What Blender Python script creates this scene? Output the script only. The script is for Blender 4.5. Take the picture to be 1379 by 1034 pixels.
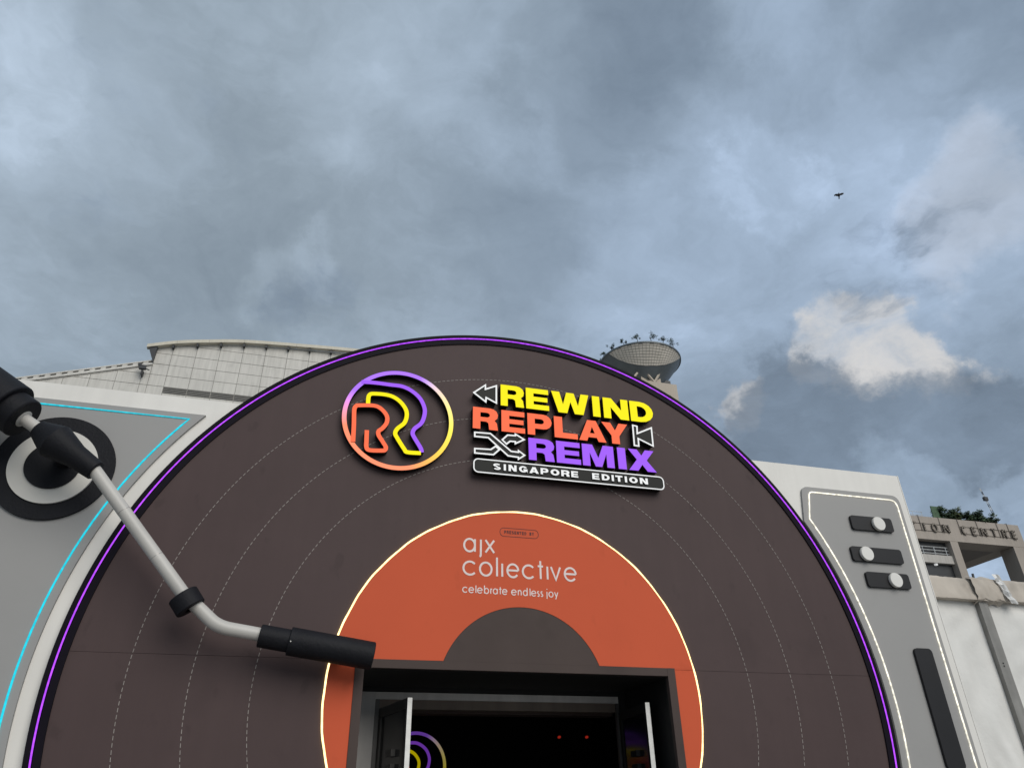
import bpy, bmesh, math, random
from mathutils import Vector, Matrix
from mathutils.geometry import tessellate_polygon
random.seed(7)
R = math.radians
for o in list(bpy.data.objects): bpy.data.objects.remove(o)
scene = bpy.context.scene
COL = scene.collection

# ------------------------------------------------------------------ camera
F, PITCH, ROLL, YAW = 970.44, 0.5345, -0.0187, 0.2796      # focal length in photograph pixels, angles in radians
CAM = Vector((0, -7.5, 1.6))
fw0 = Vector((math.sin(YAW), math.cos(YAW), 0)); rt0 = Vector((math.cos(YAW), -math.sin(YAW), 0)); UP = Vector((0, 0, 1))
W_ = math.cos(PITCH)*fw0 + math.sin(PITCH)*UP
u_ = -math.sin(PITCH)*fw0 + math.cos(PITCH)*UP
R_ = math.cos(ROLL)*rt0 + math.sin(ROLL)*u_
U_ = -math.sin(ROLL)*rt0 + math.cos(ROLL)*u_
cd = bpy.data.cameras.new('camera'); cam = bpy.data.objects.new('camera', cd); COL.objects.link(cam)
cam.matrix_world = Matrix(((R_.x, U_.x, -W_.x, CAM.x), (R_.y, U_.y, -W_.y, CAM.y), (R_.z, U_.z, -W_.z, CAM.z), (0, 0, 0, 1)))
cd.sensor_fit = 'HORIZONTAL'; cd.sensor_width = 36; cd.lens = F/1379*36
cd.clip_start = 0.05; cd.clip_end = 6000
scene.camera = cam
def ray(x, y):
    d = (x-689.5)*R_ + (517-y)*U_ + F*W_
    return d.normalized()
def fp(x, y, Y=0.0):                                        # photograph pixel -> point on the upright plane at depth Y
    d = ray(x, y)
    return CAM + d*((Y-CAM.y)/d.y)
def xz(x, y, Y=0.0):
    p = fp(x, y, Y); return (p.x, p.z)

# ------------------------------------------------------------------ render settings, world, sun
scene.render.engine = 'CYCLES'
scene.cycles.use_denoising = True
scene.cycles.max_bounces = 6
scene.view_settings.view_transform = 'Standard'
scene.view_settings.look = 'None'
scene.view_settings.gamma = 1.0
scene.view_settings.exposure = 0.38
SUN_EL, SUN_AZ = 33.0, 162.0                                # azimuth clockwise from +Y: behind the camera
wd = bpy.data.worlds.new('World'); scene.world = wd; wd.use_nodes = True
N = wd.node_tree.nodes; L = wd.node_tree.links
for n in list(N): N.remove(n)
def nd(t, **k):
    n = N.new(t)
    for a, b in k.items(): setattr(n, a, b)
    return n
def put(sock, v):
    if hasattr(v, 'is_output'): L.new(v, sock)
    else: sock.default_value = v
def mth(op, a, b=0.0, c=0.0):
    n = nd('ShaderNodeMath', operation=op)
    put(n.inputs[0], a); put(n.inputs[1], b); put(n.inputs[2], c)
    return n.outputs[0]
def vm(op, a, b=(0, 0, 0), out=0):
    n = nd('ShaderNodeVectorMath', operation=op)
    put(n.inputs[0], a)
    if op == 'SCALE': put(n.inputs['Scale'], b)
    else: put(n.inputs[1], b)
    return n.outputs['Value'] if op == 'DOT_PRODUCT' else n.outputs[0]
def noise(v, scale, detail=6, rough=.55, dist=0.0, col=False):
    n = nd('ShaderNodeTexNoise'); put(n.inputs['Vector'], v)
    n.inputs['Scale'].default_value = scale; n.inputs['Detail'].default_value = detail
    n.inputs['Roughness'].default_value = rough; n.inputs['Distortion'].default_value = dist
    return n.outputs['Color'] if col else n.outputs['Fac']
def mixc(f, a, b):
    n = nd('ShaderNodeMix', data_type='RGBA'); put(n.inputs['Factor'], f)
    put(n.inputs['A'], a); put(n.inputs['B'], b)
    return n.outputs['Result']
def sstep(x, a, b):
    n = nd('ShaderNodeMapRange', interpolation_type='SMOOTHERSTEP')
    put(n.inputs['Value'], x); n.inputs['From Min'].default_value = a; n.inputs['From Max'].default_value = b
    return n.outputs['Result']
sky = nd('ShaderNodeTexSky', sky_type='NISHITA'); sky.sun_disc = False
sky.sun_elevation = R(SUN_EL); sky.sun_rotation = R(SUN_AZ)
sky.air_density = 1.2; sky.dust_density = 2.0
tc = nd('ShaderNodeTexCoord')
dirv = vm('NORMALIZE', tc.outputs['Generated'])
wn = vm('SUBTRACT', noise(dirv, 5.0, 10, .62, col=True), (.5, .5, .5))
dw = vm('NORMALIZE', vm('ADD', dirv, vm('SCALE', wn, .26)))          # ragged cloud edges
sp = nd('ShaderNodeSeparateXYZ'); L.new(dirv, sp.inputs[0])
den = mth('ADD', mth('MAXIMUM', sp.outputs['Z'], 0.0), .30)
cb = nd('ShaderNodeCombineXYZ')
L.new(mth('DIVIDE', sp.outputs['X'], den), cb.inputs['X']); L.new(mth('DIVIDE', sp.outputs['Y'], den), cb.inputs['Y'])
cp = cb.outputs[0]
cq = vm('ADD', cp, vm('SCALE', vm('SUBTRACT', noise(cp, 2.2, 6, .55, col=True), (.5, .5, .5)), .55))   # billowing
n1 = noise(cq, 1.3, 7, .50); n2 = noise(cq, 3.6, 10, .60); n3 = noise(cq, 9.0, 10, .62)
t = mth('ADD', mth('ADD', mth('MULTIPLY', n1, .46), mth('MULTIPLY', n2, .36)), mth('MULTIPLY', n3, .18))
t = mth('MULTIPLY_ADD', mth('SUBTRACT', t, .5), 1.9, .47)
def blob(x, y, deg, soft=1.0):                                      # soft patch of cloud around a direction
    d = ray(x, y)
    c = math.cos(R(deg))
    return sstep(vm('DOT_PRODUCT', dw, tuple(d)), c, 1-(1-c)*(1-soft))
for x, y, deg, a in [(820, 110, 11, -.20), (920, 60, 9, -.12), (300, 340, 14, -.15), (620, 340, 12, -.17), (1350, 60, 11, -.20), (120, 360, 11, -.06), (760, 250, 8, -.10),
                     (430, 70, 9, .17), (130, 140, 10, .14), (10, 50, 7, .20), (690, 200, 5, .18), (590, 70, 6, .10), (1038, 246, 4.5, .30), (1030, 15, 5, .22), (1270, 220, 10, .16),
                     (1310, 290, 5, .18), (385, 385, 4, .26), (590, 440, 5, .16), (1000, 400, 9, .08), (1180, 420, 8, .16), (1240, 120, 5, .14), (960, 190, 5, .10)]:
    t = mth('MULTIPLY_ADD', blob(x, y, deg), a*(.62 if a > 0 else .85), t)
rp = nd('ShaderNodeValToRGB'); L.new(t, rp.inputs[0])
el = rp.color_ramp.elements
el[0].position = 0.0; el[0].color = (.120, .152, .186, 1)
el[1].position = 1.0; el[1].color = (.45, .54, .66, 1)
e = el.new(.35); e.color = (.190, .234, .278, 1)
e = el.new(.62); e.color = (.266, .325, .390, 1)
cc = vm('SCALE', rp.outputs[0], 11.6)
# bluer air towards the right, grey veil towards the left
blue = sstep(vm('DOT_PRODUCT', dirv, tuple(ray(1500, 350))), .50, 1.0)
cc = mixc(mth('MULTIPLY', blue, .85), cc, vm('MULTIPLY', cc, (.95, 1.0, 1.10)))
# sunlit cream tops
warm = None
for x, y, deg in ((1125, 478, 3.9), (1165, 462, 4.8), (1215, 462, 4.7), (1255, 488, 4.2), (1195, 500, 3.8)):
    b_ = blob(x, y, deg); warm = b_ if warm is None else mth('MAXIMUM', warm, b_)
warm = mth('MULTIPLY', sstep(warm, .0, 1.0), sstep(noise(cq, 6.0, 10, .58), .12, .72))
cc = mixc(mth('MULTIPLY', warm, .80), cc, (5.9, 5.65, 5.35, 1))
cc = mixc(mth('MULTIPLY', blob(1312, 290, 4.5), .35), cc, (4.2, 4.25, 4.5, 1))
cc = mixc(mth('MULTIPLY', blob(990, 552, 2.2), .7), cc, (5.4, 5.2, 5.0, 1))
# low slate-coloured cumulus with firmer edges
nd_ = noise(cq, 4.5, 10, .60)
for x, y, deg, a in ((1050, 545, 6.0, .34), (1105, 580, 6.0, .26), (1180, 575, 5.0, .14), (1305, 575, 6.5, .34), (1390, 600, 6, .14), (440, 415, 5, .22), (700, 400, 6, .12), (985, 620, 4, .12), (1330, 330, 5, .14), (1150, 350, 7, .08)):
    nd_ = mth('MULTIPLY_ADD', blob(x, y, deg), a, nd_)
dk = sstep(nd_, .52, .90)
cc = mixc(mth('MULTIPLY', dk, .86), cc, vm('SCALE', vm('ADD', (1.50, 1.95, 2.55), (0, 0, 0)), mth('MULTIPLY_ADD', n2, 1.1, .40)))
cov = mth('SUBTRACT', .97, mth('MULTIPLY', sstep(t, .72, 1.0), .25))
fin = mixc(cov, sky.outputs[0], cc)
bg = nd('ShaderNodeBackground'); bg.inputs['Strength'].default_value = .10
L.new(fin, bg.inputs['Color'])
wo = nd('ShaderNodeOutputWorld'); L.new(bg.outputs[0], wo.inputs[0])
sl = bpy.data.lights.new('sun', 'SUN'); sl.energy = 1.5; sl.angle = R(44); sl.color = (1, .945, .865)
so = bpy.data.objects.new('sun', sl); COL.objects.link(so)
sd = Vector((math.sin(R(SUN_AZ))*math.cos(R(SUN_EL)), math.cos(R(SUN_AZ))*math.cos(R(SUN_EL)), math.sin(R(SUN_EL))))
so.rotation_euler = sd.to_track_quat('Z', 'Y').to_euler(); so.location = (0, -20, 30)

# ------------------------------------------------------------------ materials
def srgb(r, g, b):
    f = lambda c: (c/255/12.92) if c/255 <= .04045 else ((c/255+.055)/1.055)**2.4
    return (f(r), f(g), f(b))
def mat(name, col, rough=.6, var=.08, vscale=3.0, bump=0.0, bscale=40.0, metal=0.0, emit=None, es=0.0, spec=.5, streak=0.0, stain=0.0, fine=0.0, scuff=0.0, beads=0.0):
    m = bpy.data.materials.new(name); m.use_nodes = True
    nt = m.node_tree; b = nt.nodes['Principled BSDF']
    b.inputs['Roughness'].default_value = rough; b.inputs['Metallic'].default_value = metal
    b.inputs['Specular IOR Level'].default_value = spec
    c = (*col, 1)
    b.inputs['Base Color'].default_value = c
    tcn = nt.nodes.new('ShaderNodeTexCoord')
    def nz(scale, detail=6, stretch=None):
        n = nt.nodes.new('ShaderNodeTexNoise'); n.inputs['Scale'].default_value = scale; n.inputs['Detail'].default_value = detail
        if stretch:
            mp = nt.nodes.new('ShaderNodeMapping'); mp.inputs['Scale'].default_value = stretch
            nt.links.new(tcn.outputs['Object'], mp.inputs[0]); nt.links.new(mp.outputs[0], n.inputs['Vector'])
        else: nt.links.new(tcn.outputs['Object'], n.inputs['Vector'])
        return n.outputs['Fac']
    last = None
    def mul(f, lo, hi, a, bb):
        nonlocal last
        mr = nt.nodes.new('ShaderNodeMapRange'); nt.links.new(f, mr.inputs[0])
        mr.inputs['From Min'].default_value = lo; mr.inputs['From Max'].default_value = hi
        mr.inputs['To Min'].default_value = a; mr.inputs['To Max'].default_value = bb
        v = nt.nodes.new('ShaderNodeVectorMath'); v.operation = 'SCALE'
        if last is None: v.inputs[0].default_value = col
        else: nt.links.new(last, v.inputs[0])
        nt.links.new(mr.outputs[0], v.inputs['Scale']); last = v.outputs[0]
    if var: mul(nz(vscale, 7), .3, .7, 1-var, 1+var)
    if streak: mul(nz(1.0, 6, (7, 7, .5)), .35, .75, 1+streak*.3, 1-streak)
    if stain: mul(nz(1.7, 9), .58, .74, 1.0, 1-stain)
    if scuff: mul(nz(5.5, 12, (1, 1, .6)), .63, .70, 1.0, 1-scuff)
    if fine: mul(nz(120, 3), .3, .7, 1-fine, 1+fine)
    if last is not None: nt.links.new(last, b.inputs['Base Color'])
    if bump:
        bn = nt.nodes.new('ShaderNodeBump'); bn.inputs['Strength'].default_value = bump; bn.inputs['Distance'].default_value = .02
        nt.links.new(nz(bscale, 6), bn.inputs['Height']); nt.links.new(bn.outputs[0], b.inputs['Normal'])
    if emit:
        b.inputs['Emission Color'].default_value = (*emit, 1); b.inputs['Emission Strength'].default_value = es
        if beads:                                                   # diodes behind the diffuser, uneven along the strip
            mr = nt.nodes.new('ShaderNodeMapRange'); nt.links.new(nz(26, 2), mr.inputs[0])
            mr.inputs['From Min'].default_value = .32; mr.inputs['From Max'].default_value = .68
            mr.inputs['To Min'].default_value = es*(1-beads); mr.inputs['To Max'].default_value = es*(1+beads)
            nt.links.new(mr.outputs[0], b.inputs['Emission Strength'])
    return m
M = {}
M['white'] = mat('white_board', (.785, .768, .728), .55, .035, 1.2, .05, 9, streak=.05, stain=.05)
M['grey'] = mat('grey_board', (.315, .311, .305), .5, .03, 1.0, .04, 8, stain=.05)
M['grey_edge'] = mat('grey_edge', (.25, .25, .25), .5, .05)
M['brown'] = mat('brown_vinyl', (.074, .050, .0495), .60, .06, .9, .14, 4.0, stain=.10, streak=.05, spec=.22, scuff=.14)
M['hub'] = mat('hub_vinyl', (.070, .051, .046), .6, .07, 2, .10, 6, stain=.2, spec=.2)
M['orange'] = mat('orange_vinyl', (.61, .104, .043), .65, .03, 1.0, .08, 5.0, stain=.02, spec=.2, scuff=.05)
M['black'] = mat('black_paint', (.010, .009, .011), .45, .10, 4, .05, 30)
M['rim'] = mat('rim_black', (.009, .0075, .012), .5, .10, 4, .05, 30, spec=.06)
M['charcoal'] = mat('charcoal_foam', (.0088, .0093, .0125), .62, .14, 6, .22, 35, spec=.22)
M['slider'] = mat('slider_black', (.012, .012, .014), .45, .08, 5, spec=.3)
M['tube'] = mat('tube_grey', (.52, .505, .475), .42, .05, 3, .04, 30)
M['ring_white'] = mat('ring_white', (.66, .645, .60), .55, .04, 3)
M['knob'] = mat('knob_white', (.74, .73, .70), .5, .04, 5)
M['line'] = mat('groove_print', (.30, .275, .255), .7, .15, 8)
M['text_white'] = mat('text_print', (.82, .72, .69), .7, .05, 20, spec=.1)
M['text_dark'] = mat('text_dark', (.10, .022, .02), .7, .05, 20)
def lit(name, col, es, base=.5, beads=0.0):
    return mat(name, tuple(c*base for c in col), .5, .0, emit=col, es=es, spec=.12, beads=beads)
M['led_purple'] = lit('led_purple', (.38, .06, .80), 1.0, beads=.25)
M['led_cyan'] = lit('led_cyan', (.012, .50, .62), .85, beads=.18)
M['led_warm'] = lit('led_warm', (1.0, .76, .33), 1.8, beads=.2)
M['led_white'] = lit('led_white', (1.0, .95, .80), .74, beads=.4)
M['yellow'] = lit('lit_yellow', (.92, .80, .0), .42, .75)
M['coral'] = lit('lit_coral', (.95, .155, .065), .42, .75)
M['violet'] = lit('lit_violet', (.335, .105, .87), .42, .75)
M['sign_white'] = lit('lit_white', (.86, .87, .87), .36, .75)
M['sign_black'] = mat('sign_black', (.011, .012, .011), .5, .05, spec=.2)
M['side'] = mat('letter_return', (.006, .005, .005), .5, .05)
M['alu'] = mat('aluminium', (.30, .29, .28), .38, .10, 3, .05, 60, metal=.6, streak=.2)
M['alu_dark'] = mat('aluminium_dark', (.10, .095, .09), .45, .15, 3, .05, 60, metal=.4, streak=.2)
M['inner_wood'] = mat('inner_wood', (.16, .125, .10), .6, .15, 3, streak=.25)
M['door_glass'] = mat('door_glass', (.008, .009, .010), .12, .0, spec=.25)
M['brushed'] = mat('brushed_panel', (.60, .58, .56), .5, .10, 3, .05, 60, streak=.25)
M['door_edge'] = mat('door_edge', (.84, .83, .80), .4, .1, 12, .1, 60, streak=.1)
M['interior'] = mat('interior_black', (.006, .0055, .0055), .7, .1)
M['ground'] = mat('paving', (.20, .19, .175), .85, .12, .8, .2, 12, stain=.2)
def ring_gradient():                                                # colour runs round the ring, printed on the acrylic
    m = mat('ring_gradient', (.5, .5, .5), .5, .0); nt = m.node_tree; b = nt.nodes['Principled BSDF']
    tcn = nt.nodes.new('ShaderNodeTexCoord'); mp = nt.nodes.new('ShaderNodeMapping')
    mp.inputs['Rotation'].default_value = (R(-90), 0, 0)
    nt.links.new(tcn.outputs['Object'], mp.inputs[0])
    g = nt.nodes.new('ShaderNodeTexGradient'); g.gradient_type = 'RADIAL'; nt.links.new(mp.outputs[0], g.inputs[0])
    r = nt.nodes.new('ShaderNodeValToRGB'); nt.links.new(g.outputs['Fac'], r.inputs[0])
    return m, r, b, nt
M['ring_gradient'], _r, _b, _nt = ring_gradient()
_stops = [(0.0, (.88, .28, .36)), (.04, (.93, .22, .10)), (.29, (.93, .235, .10)), (.34, (.94, .38, .06)), (.40, (.93, .58, .03)), (.48, (.92, .76, .05)), (.555, (.90, .74, .22)), (.60, (.86, .66, .42)),
          (.645, (.70, .50, .66)), (.69, (.335, .115, .86)), (.915, (.335, .115, .86)), (.958, (.72, .24, .72)), (1.0, (.88, .28, .36))]
while len(_r.color_ramp.elements) > 1: _r.color_ramp.elements.remove(_r.color_ramp.elements[0])
_r.color_ramp.elements[0].position = 0; _r.color_ramp.elements[0].color = (*_stops[0][1], 1)
for p_, c_ in _stops[1:]:
    e = _r.color_ramp.elements.new(p_); e.color = (*c_, 1)
_nt.links.new(_r.outputs[0], _b.inputs['Base Color']); _nt.links.new(_r.outputs[0], _b.inputs['Emission Color']); _b.inputs['Emission Strength'].default_value = .38

# ------------------------------------------------------------------ helpers
def tag(o, label=None, cat=None, group=None, kind=None):
    if label: o['label'] = label
    if cat: o['category'] = cat
    if group: o['group'] = group
    if kind: o['kind'] = kind
    return o
def empty(name, loc=(0, 0, 0)):
    o = bpy.data.objects.new(name, None); o.location = loc; o.empty_display_size = .2; COL.objects.link(o); return o
PINV = {}
def mesh(name, v, f, mats, parent=None, idx=None, smooth=False, at=None, sharp=38):
    me = bpy.data.meshes.new(name)
    org = Vector(at) if at is not None else Vector((0, 0, 0))
    base = org.copy()
    pw = Vector((0, 0, 0)); q = parent
    while q is not None: pw += q.location; q = q.parent
    me.from_pydata([tuple(Vector(p)-org) for p in v], [], f); me.validate()
    if not isinstance(mats, (list, tuple)): mats = [mats]
    for m in mats: me.materials.append(M[m] if isinstance(m, str) else m)
    if idx: me.polygons.foreach_set('material_index', idx)
    bm = bmesh.new(); bm.from_mesh(me); bmesh.ops.recalc_face_normals(bm, faces=bm.faces); bm.to_mesh(me); bm.free()
    if smooth:
        me.polygons.foreach_set('use_smooth', [True]*len(me.polygons))
        me.set_sharp_from_angle(angle=R(sharp))
    o = bpy.data.objects.new(name, me); COL.objects.link(o)
    if parent is not None: o.parent = parent
    o.location = base - pw
    return o
class MB:
    def __init__(s): s.v = []; s.f = []; s.i = []
    def add(s, v, f, i=0):
        k = len(s.v); s.v += [tuple(p) for p in v]; s.f += [tuple(a+k for a in q) for q in f]
        s.i += ([i]*len(f) if isinstance(i, int) else list(i)); return s
    def box(s, x0, x1, y0, y1, z0, z1, i=0):
        return s.add([(x, y, z) for x in (x0, x1) for y in (y0, y1) for z in (z0, z1)],
                     [(0, 1, 3, 2), (4, 6, 7, 5), (0, 4, 5, 1), (2, 3, 7, 6), (0, 2, 6, 4), (1, 5, 7, 3)], i)
    def prism(s, loops, y0, y1, fi=0, si=0):                         # loops of (x, z): outer then holes; front face at y0
        if len(loops) == 1 and isinstance(loops[0][0], (int, float)): loops = [loops]
        flat = [p for l in loops for p in l]; n = len(flat)
        tri = tessellate_polygon([[Vector((p[0], p[1], 0)) for p in l] for l in loops])
        v = [(p[0], y0, p[1]) for p in flat] + [(p[0], y1, p[1]) for p in flat]
        f = [tuple(a) for a in tri] + [tuple(b+n for b in reversed(a)) for a in tri]; ii = [fi]*len(tri) + [si]*len(tri)
        k = 0
        for l in loops:
            m = len(l)
            for a in range(m):
                b = (a+1) % m; f.append((k+a, k+b, k+b+n, k+a+n)); ii.append(si)
            k += m
        return s.add(v, f, ii)
    def ribbon(s, pts, w, y0, y1, closed=False, fi=0, si=0, round_end=False):   # flat stroke of width w in the xz plane
        P = [Vector((p[0], p[1])) for p in pts]
        Q = [P[0]]
        for p in P[1:]:
            if (p-Q[-1]).length > 1e-5: Q.append(p)
        if closed and (Q[0]-Q[-1]).length < 1e-5: Q.pop()
        P = Q; n = len(P); lo = []; hi = []
        for a in range(n):
            d0 = (P[a]-P[a-1]) if (a > 0 or closed) else (P[1]-P[0])
            d1 = (P[(a+1) % n]-P[a]) if (a < n-1 or closed) else d0
            if a == 0 and not closed: d0 = d1
            d0.normalize(); d1.normalize()
            m = Vector((-(d0.y+d1.y), d0.x+d1.x))
            m = m.normalized() if m.length > 1e-4 else Vector((-d0.y, d0.x))
            k = min(2.0, 1/max(.3, m.dot(Vector((-d0.y, d0.x)))))
            lo.append(P[a]-m*(w/2*k)); hi.append(P[a]+m*(w/2*k))
        if closed:
            v = []; f = []; ii = []
            for a in range(n): v += [(lo[a].x, y0, lo[a].y), (hi[a].x, y0, hi[a].y), (lo[a].x, y1, lo[a].y), (hi[a].x, y1, hi[a].y)]
            for a in range(n):
                b = (a+1) % n; A = 4*a; B = 4*b
                f += [(A, B, B+1, A+1), (A+2, A+3, B+3, B+2), (A, A+2, B+2, B), (A+1, B+1, B+3, A+3)]; ii += [fi, si, si, si]
            return s.add(v, f, ii)
        loop = [tuple(p) for p in lo]
        if round_end:
            d = (P[-1]-P[-2]).normalized(); nn = Vector((-d.y, d.x))
            loop += [tuple(P[-1]+(d*math.cos(q)+nn*math.sin(q))*w/2) for q in (-math.pi/3, -math.pi/6, 0, math.pi/6, math.pi/3)]
        loop += [tuple(p) for p in reversed(hi)]
        if round_end:
            d = (P[0]-P[1]).normalized(); nn = Vector((-d.y, d.x))
            loop += [tuple(P[0]+(d*math.cos(q)+nn*math.sin(q))*w/2) for q in (-math.pi/3, -math.pi/6, 0, math.pi/6, math.pi/3)]
        # quads along the stroke (robust for curved strokes)
        v = []; f = []; ii = []
        for a in range(n): v += [(lo[a].x, y0, lo[a].y), (hi[a].x, y0, hi[a].y), (lo[a].x, y1, lo[a].y), (hi[a].x, y1, hi[a].y)]
        for a in range(n-1):
            A = 4*a; B = 4*a+4
            f += [(A, B, B+1, A+1), (A+2, A+3, B+3, B+2), (A, A+2, B+2, B), (A+1, B+1, B+3, A+3)]; ii += [fi, si, si, si]
        Z = 4*(n-1); f += [(0, 1, 3, 2), (Z, Z+2, Z+3, Z+1)]; ii += [si, si]
        s.add(v, f, ii)
        if round_end:
            for q in (P[0], P[-1]): s.prism([circ(q.x, q.y, w/2*.999, 16)], y0-.0006, y1, fi, si)
        return s
    def tube(s, pts, r, n=10, i=0, cap=True, closed=False):
        P = [Vector(p) for p in pts]; m = len(P)
        rr = r if isinstance(r, (list, tuple)) else [r]*m
        v = []; f = []; ref = None
        for a in range(m):
            if closed: d = (P[(a+1) % m]-P[a-1]).normalized()
            else: d = ((P[min(a+1, m-1)]-P[a]).normalized() + (P[a]-P[max(a-1, 0)]).normalized()).normalized()
            if ref is None:
                ref = Vector((0, 0, 1)) if abs(d.z) < .9 else Vector((1, 0, 0))
            x = (ref - d*ref.dot(d)).normalized(); ref = x; y = d.cross(x)
            for k in range(n):
                q = 2*math.pi*k/n; v.append(P[a]+(x*math.cos(q)+y*math.sin(q))*rr[a])
        for a in range(m if closed else m-1):
            b = (a+1) % m
            for k in range(n): f.append((a*n+k, a*n+(k+1) % n, b*n+(k+1) % n, b*n+k))
        if cap and not closed: f += [tuple(range(n)), tuple((m-1)*n+k for k in range(n))]
        return s.add(v, f, i)
    def bar(s, a, b, w, i=0): return s.tube([a, b], w, 4, i)
    def build(s, name, mats, parent=None, smooth=False, at=None, sharp=38):
        return mesh(name, s.v, s.f, mats, parent, s.i, smooth, at, sharp)
def circ(cx, cz, r, n=96, a0=0, a1=360):
    full = abs(a1-a0) >= 359.9
    k = n if full else n+1
    return [(cx+r*math.cos(R(a0+(a1-a0)*i/n)), cz+r*math.sin(R(a0+(a1-a0)*i/n))) for i in range(k)]
def rrect(x0, x1, z0, z1, r, n=6):
    o = []
    for cx, cz, a in ((x1-r, z1-r, 0), (x0+r, z1-r, 90), (x0+r, z0+r, 180), (x1-r, z0+r, 270)):
        o += [(cx+r*math.cos(R(a+90*i/n)), cz+r*math.sin(R(a+90*i/n))) for i in range(n+1)]
    return o
def smooth_path(pts, n=6, closed=False):                            # Catmull-Rom
    P = [Vector(p) for p in pts]; m = len(P); o = []
    for a in range(m if closed else m-1):
        p0 = P[a-1] if (a > 0 or closed) else P[a]; p1 = P[a]; p2 = P[(a+1) % m]; p3 = P[(a+2) % m] if (a+2 < m or closed) else p2
        for k in range(n):
            t_ = k/n
            o.append(.5*((2*p1)+(p2-p0)*t_+(2*p0-5*p1+4*p2-p3)*t_*t_+(3*p1-p0-3*p2+p3)*t_**3))
    if not closed: o.append(P[-1])
    return [tuple(p) for p in o]
def round_corners(pts, rad, n=5, closed=True):
    o = []; m = len(pts)
    for a in range(m):
        p = Vector(pts[a])
        if not closed and a in (0, m-1): o.append(tuple(p)); continue
        r = rad[a] if isinstance(rad, (list, tuple)) else rad
        u = (Vector(pts[a-1])-p); w = (Vector(pts[(a+1) % m])-p)
        k = min(r, u.length*.49, w.length*.49)
        if k < 1e-4: o.append(tuple(p)); continue
        s0 = p+u.normalized()*k; s1 = p+w.normalized()*k
        for i in range(n+1):
            t_ = i/n; o.append(tuple(s0*(1-t_)**2+p*2*t_*(1-t_)+s1*t_*t_))
    return o

# ------------------------------------------------------------------ ground
g = MB(); g.box(-1500, 1500, -1500, 1500, -.5, 0)
tag(g.build('ground', 'ground'), kind='structure')

# ------------------------------------------------------------------ turntable wall
CX, CZ = 2.214, 2.565                                               # centre of the record
RP = 4.276                                                          # radius of the purple light strip
WY = .06                                                            # front of the white wall
TOPZ = xz(600, 575, WY)[1]
TOPZ = sum(xz(*p, WY)[1] for p in ((40, 513), (300, 540), (1020, 620), (1210, 642)))/4
XR = sum(xz(*p, WY)[0] for p in ((1210, 642), (1269, 838), (1328, 1034)))/3
OX0, OX1, OZ = .612, 3.82, 2.815                                    # clear opening of the entrance
wall = empty('turntable_wall', (2, WY, 0))
tag(wall, 'tall white board wall shaped as the body of a giant turntable', 'wall')
MB().box(-9, OX0-.02, WY, WY+.35, 0, TOPZ).build('wall_board', 'white', wall)
MB().box(OX1+.02, XR, WY, WY+.35, 0, TOPZ).build('wall_board', 'white', wall)
MB().box(OX0-.018, OX1+.018, WY, WY+.35, OZ+.03, TOPZ-.001).build('wall_board', 'white', wall)
MB().box(XR+.002, XR+.014, WY-.004, WY+.36, 0, TOPZ+.004).build('edge_trim', 'white', wall)

# ------------------------------------------------------------------ record
rec = empty('record', (CX, 0, 0))
tag(rec, 'giant dark brown vinyl record with purple light rim and orange centre label', 'record')
RI = RP-.075
SEAM = 2.883
def arc_pts(r, z_lo, side):                                         # points of the circle from height z_lo to the top
    a = math.degrees(math.asin((z_lo-CZ)/r)); return a
g_ = .0013
a = arc_pts(RI, SEAM+g_, 1)
up = circ(CX, CZ, RI, 160, a, 180-a)
# upper board carries a notch for the entrance frame
FX0, FX1, FZ = .526, 3.907, 2.895
up = up + [(FX0+.02, SEAM+g_), (FX0+.02, FZ-.02), (FX1-.02, FZ-.02), (FX1-.02, SEAM+g_)]
MB().prism([up], 0, .058).build('face_board', 'brown', rec)
for s in (-1, 1):
    al = math.degrees(math.asin((0.0-CZ)/RI)); ah = math.degrees(math.asin((SEAM-g_-CZ)/RI))
    arc = circ(CX, CZ, RI, 60, al, ah) if s > 0 else [(2*CX-p[0], p[1]) for p in circ(CX, CZ, RI, 60, al, ah)]
    ex = FX1-.02 if s > 0 else FX0+.02
    MB().prism([arc+[(ex, SEAM-g_), (ex, 0)]], 0, .058).build('face_board', 'brown', rec)
# thickness of the record where it rises over the wall
a = math.degrees(math.asin((TOPZ+.005-CZ)/(RP+.045)))
MB().prism([circ(CX, CZ, RP+.045, 80, a, 180-a)], .062, .36).build('backing', 'black', rec)
def ring_sector(r0, r1, y0, y1, a0, a1, n=220):
    o = circ(CX, CZ, r1, n, a0, a1); i_ = circ(CX, CZ, r0, n, a0, a1)
    mb = MB(); v = []; f = []
    for p, q in zip(o, i_): v += [(p[0], y0, p[1]), (q[0], y0, q[1]), (p[0], y1, p[1]), (q[0], y1, q[1])]
    for k in range(len(o)-1):
        A = 4*k; B = A+4; f += [(A, B, B+1, A+1), (A, A+2, B+2, B), (A+1, B+1, B+3, A+3), (A+2, A+3, B+3, B+2)]
    f += [(0, 1, 3, 2), (len(v)-4, len(v)-2, len(v)-1, len(v)-3)]
    return mb.add(v, f)
lo = math.degrees(math.asin(-CZ/(RP+.1)))+.2
ring_sector(RP+.014, RP+.056, -.022, .062, lo, 180-lo).build('rim', 'rim', rec)
ring_sector(RP-.074, RP-.014, -.016, .062, lo, 180-lo).build('rim', 'rim', rec)
ring_sector(RP-.0135, RP+.0135, .015, .061, lo, 180-lo).build('rim_channel', 'rim', rec)
MB().tube([(p[0], -.024, p[1]) for p in circ(CX, CZ, RP, 260, lo, 180-lo)], .0075, 8).build('light_strip', 'led_purple', rec, True)
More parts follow.
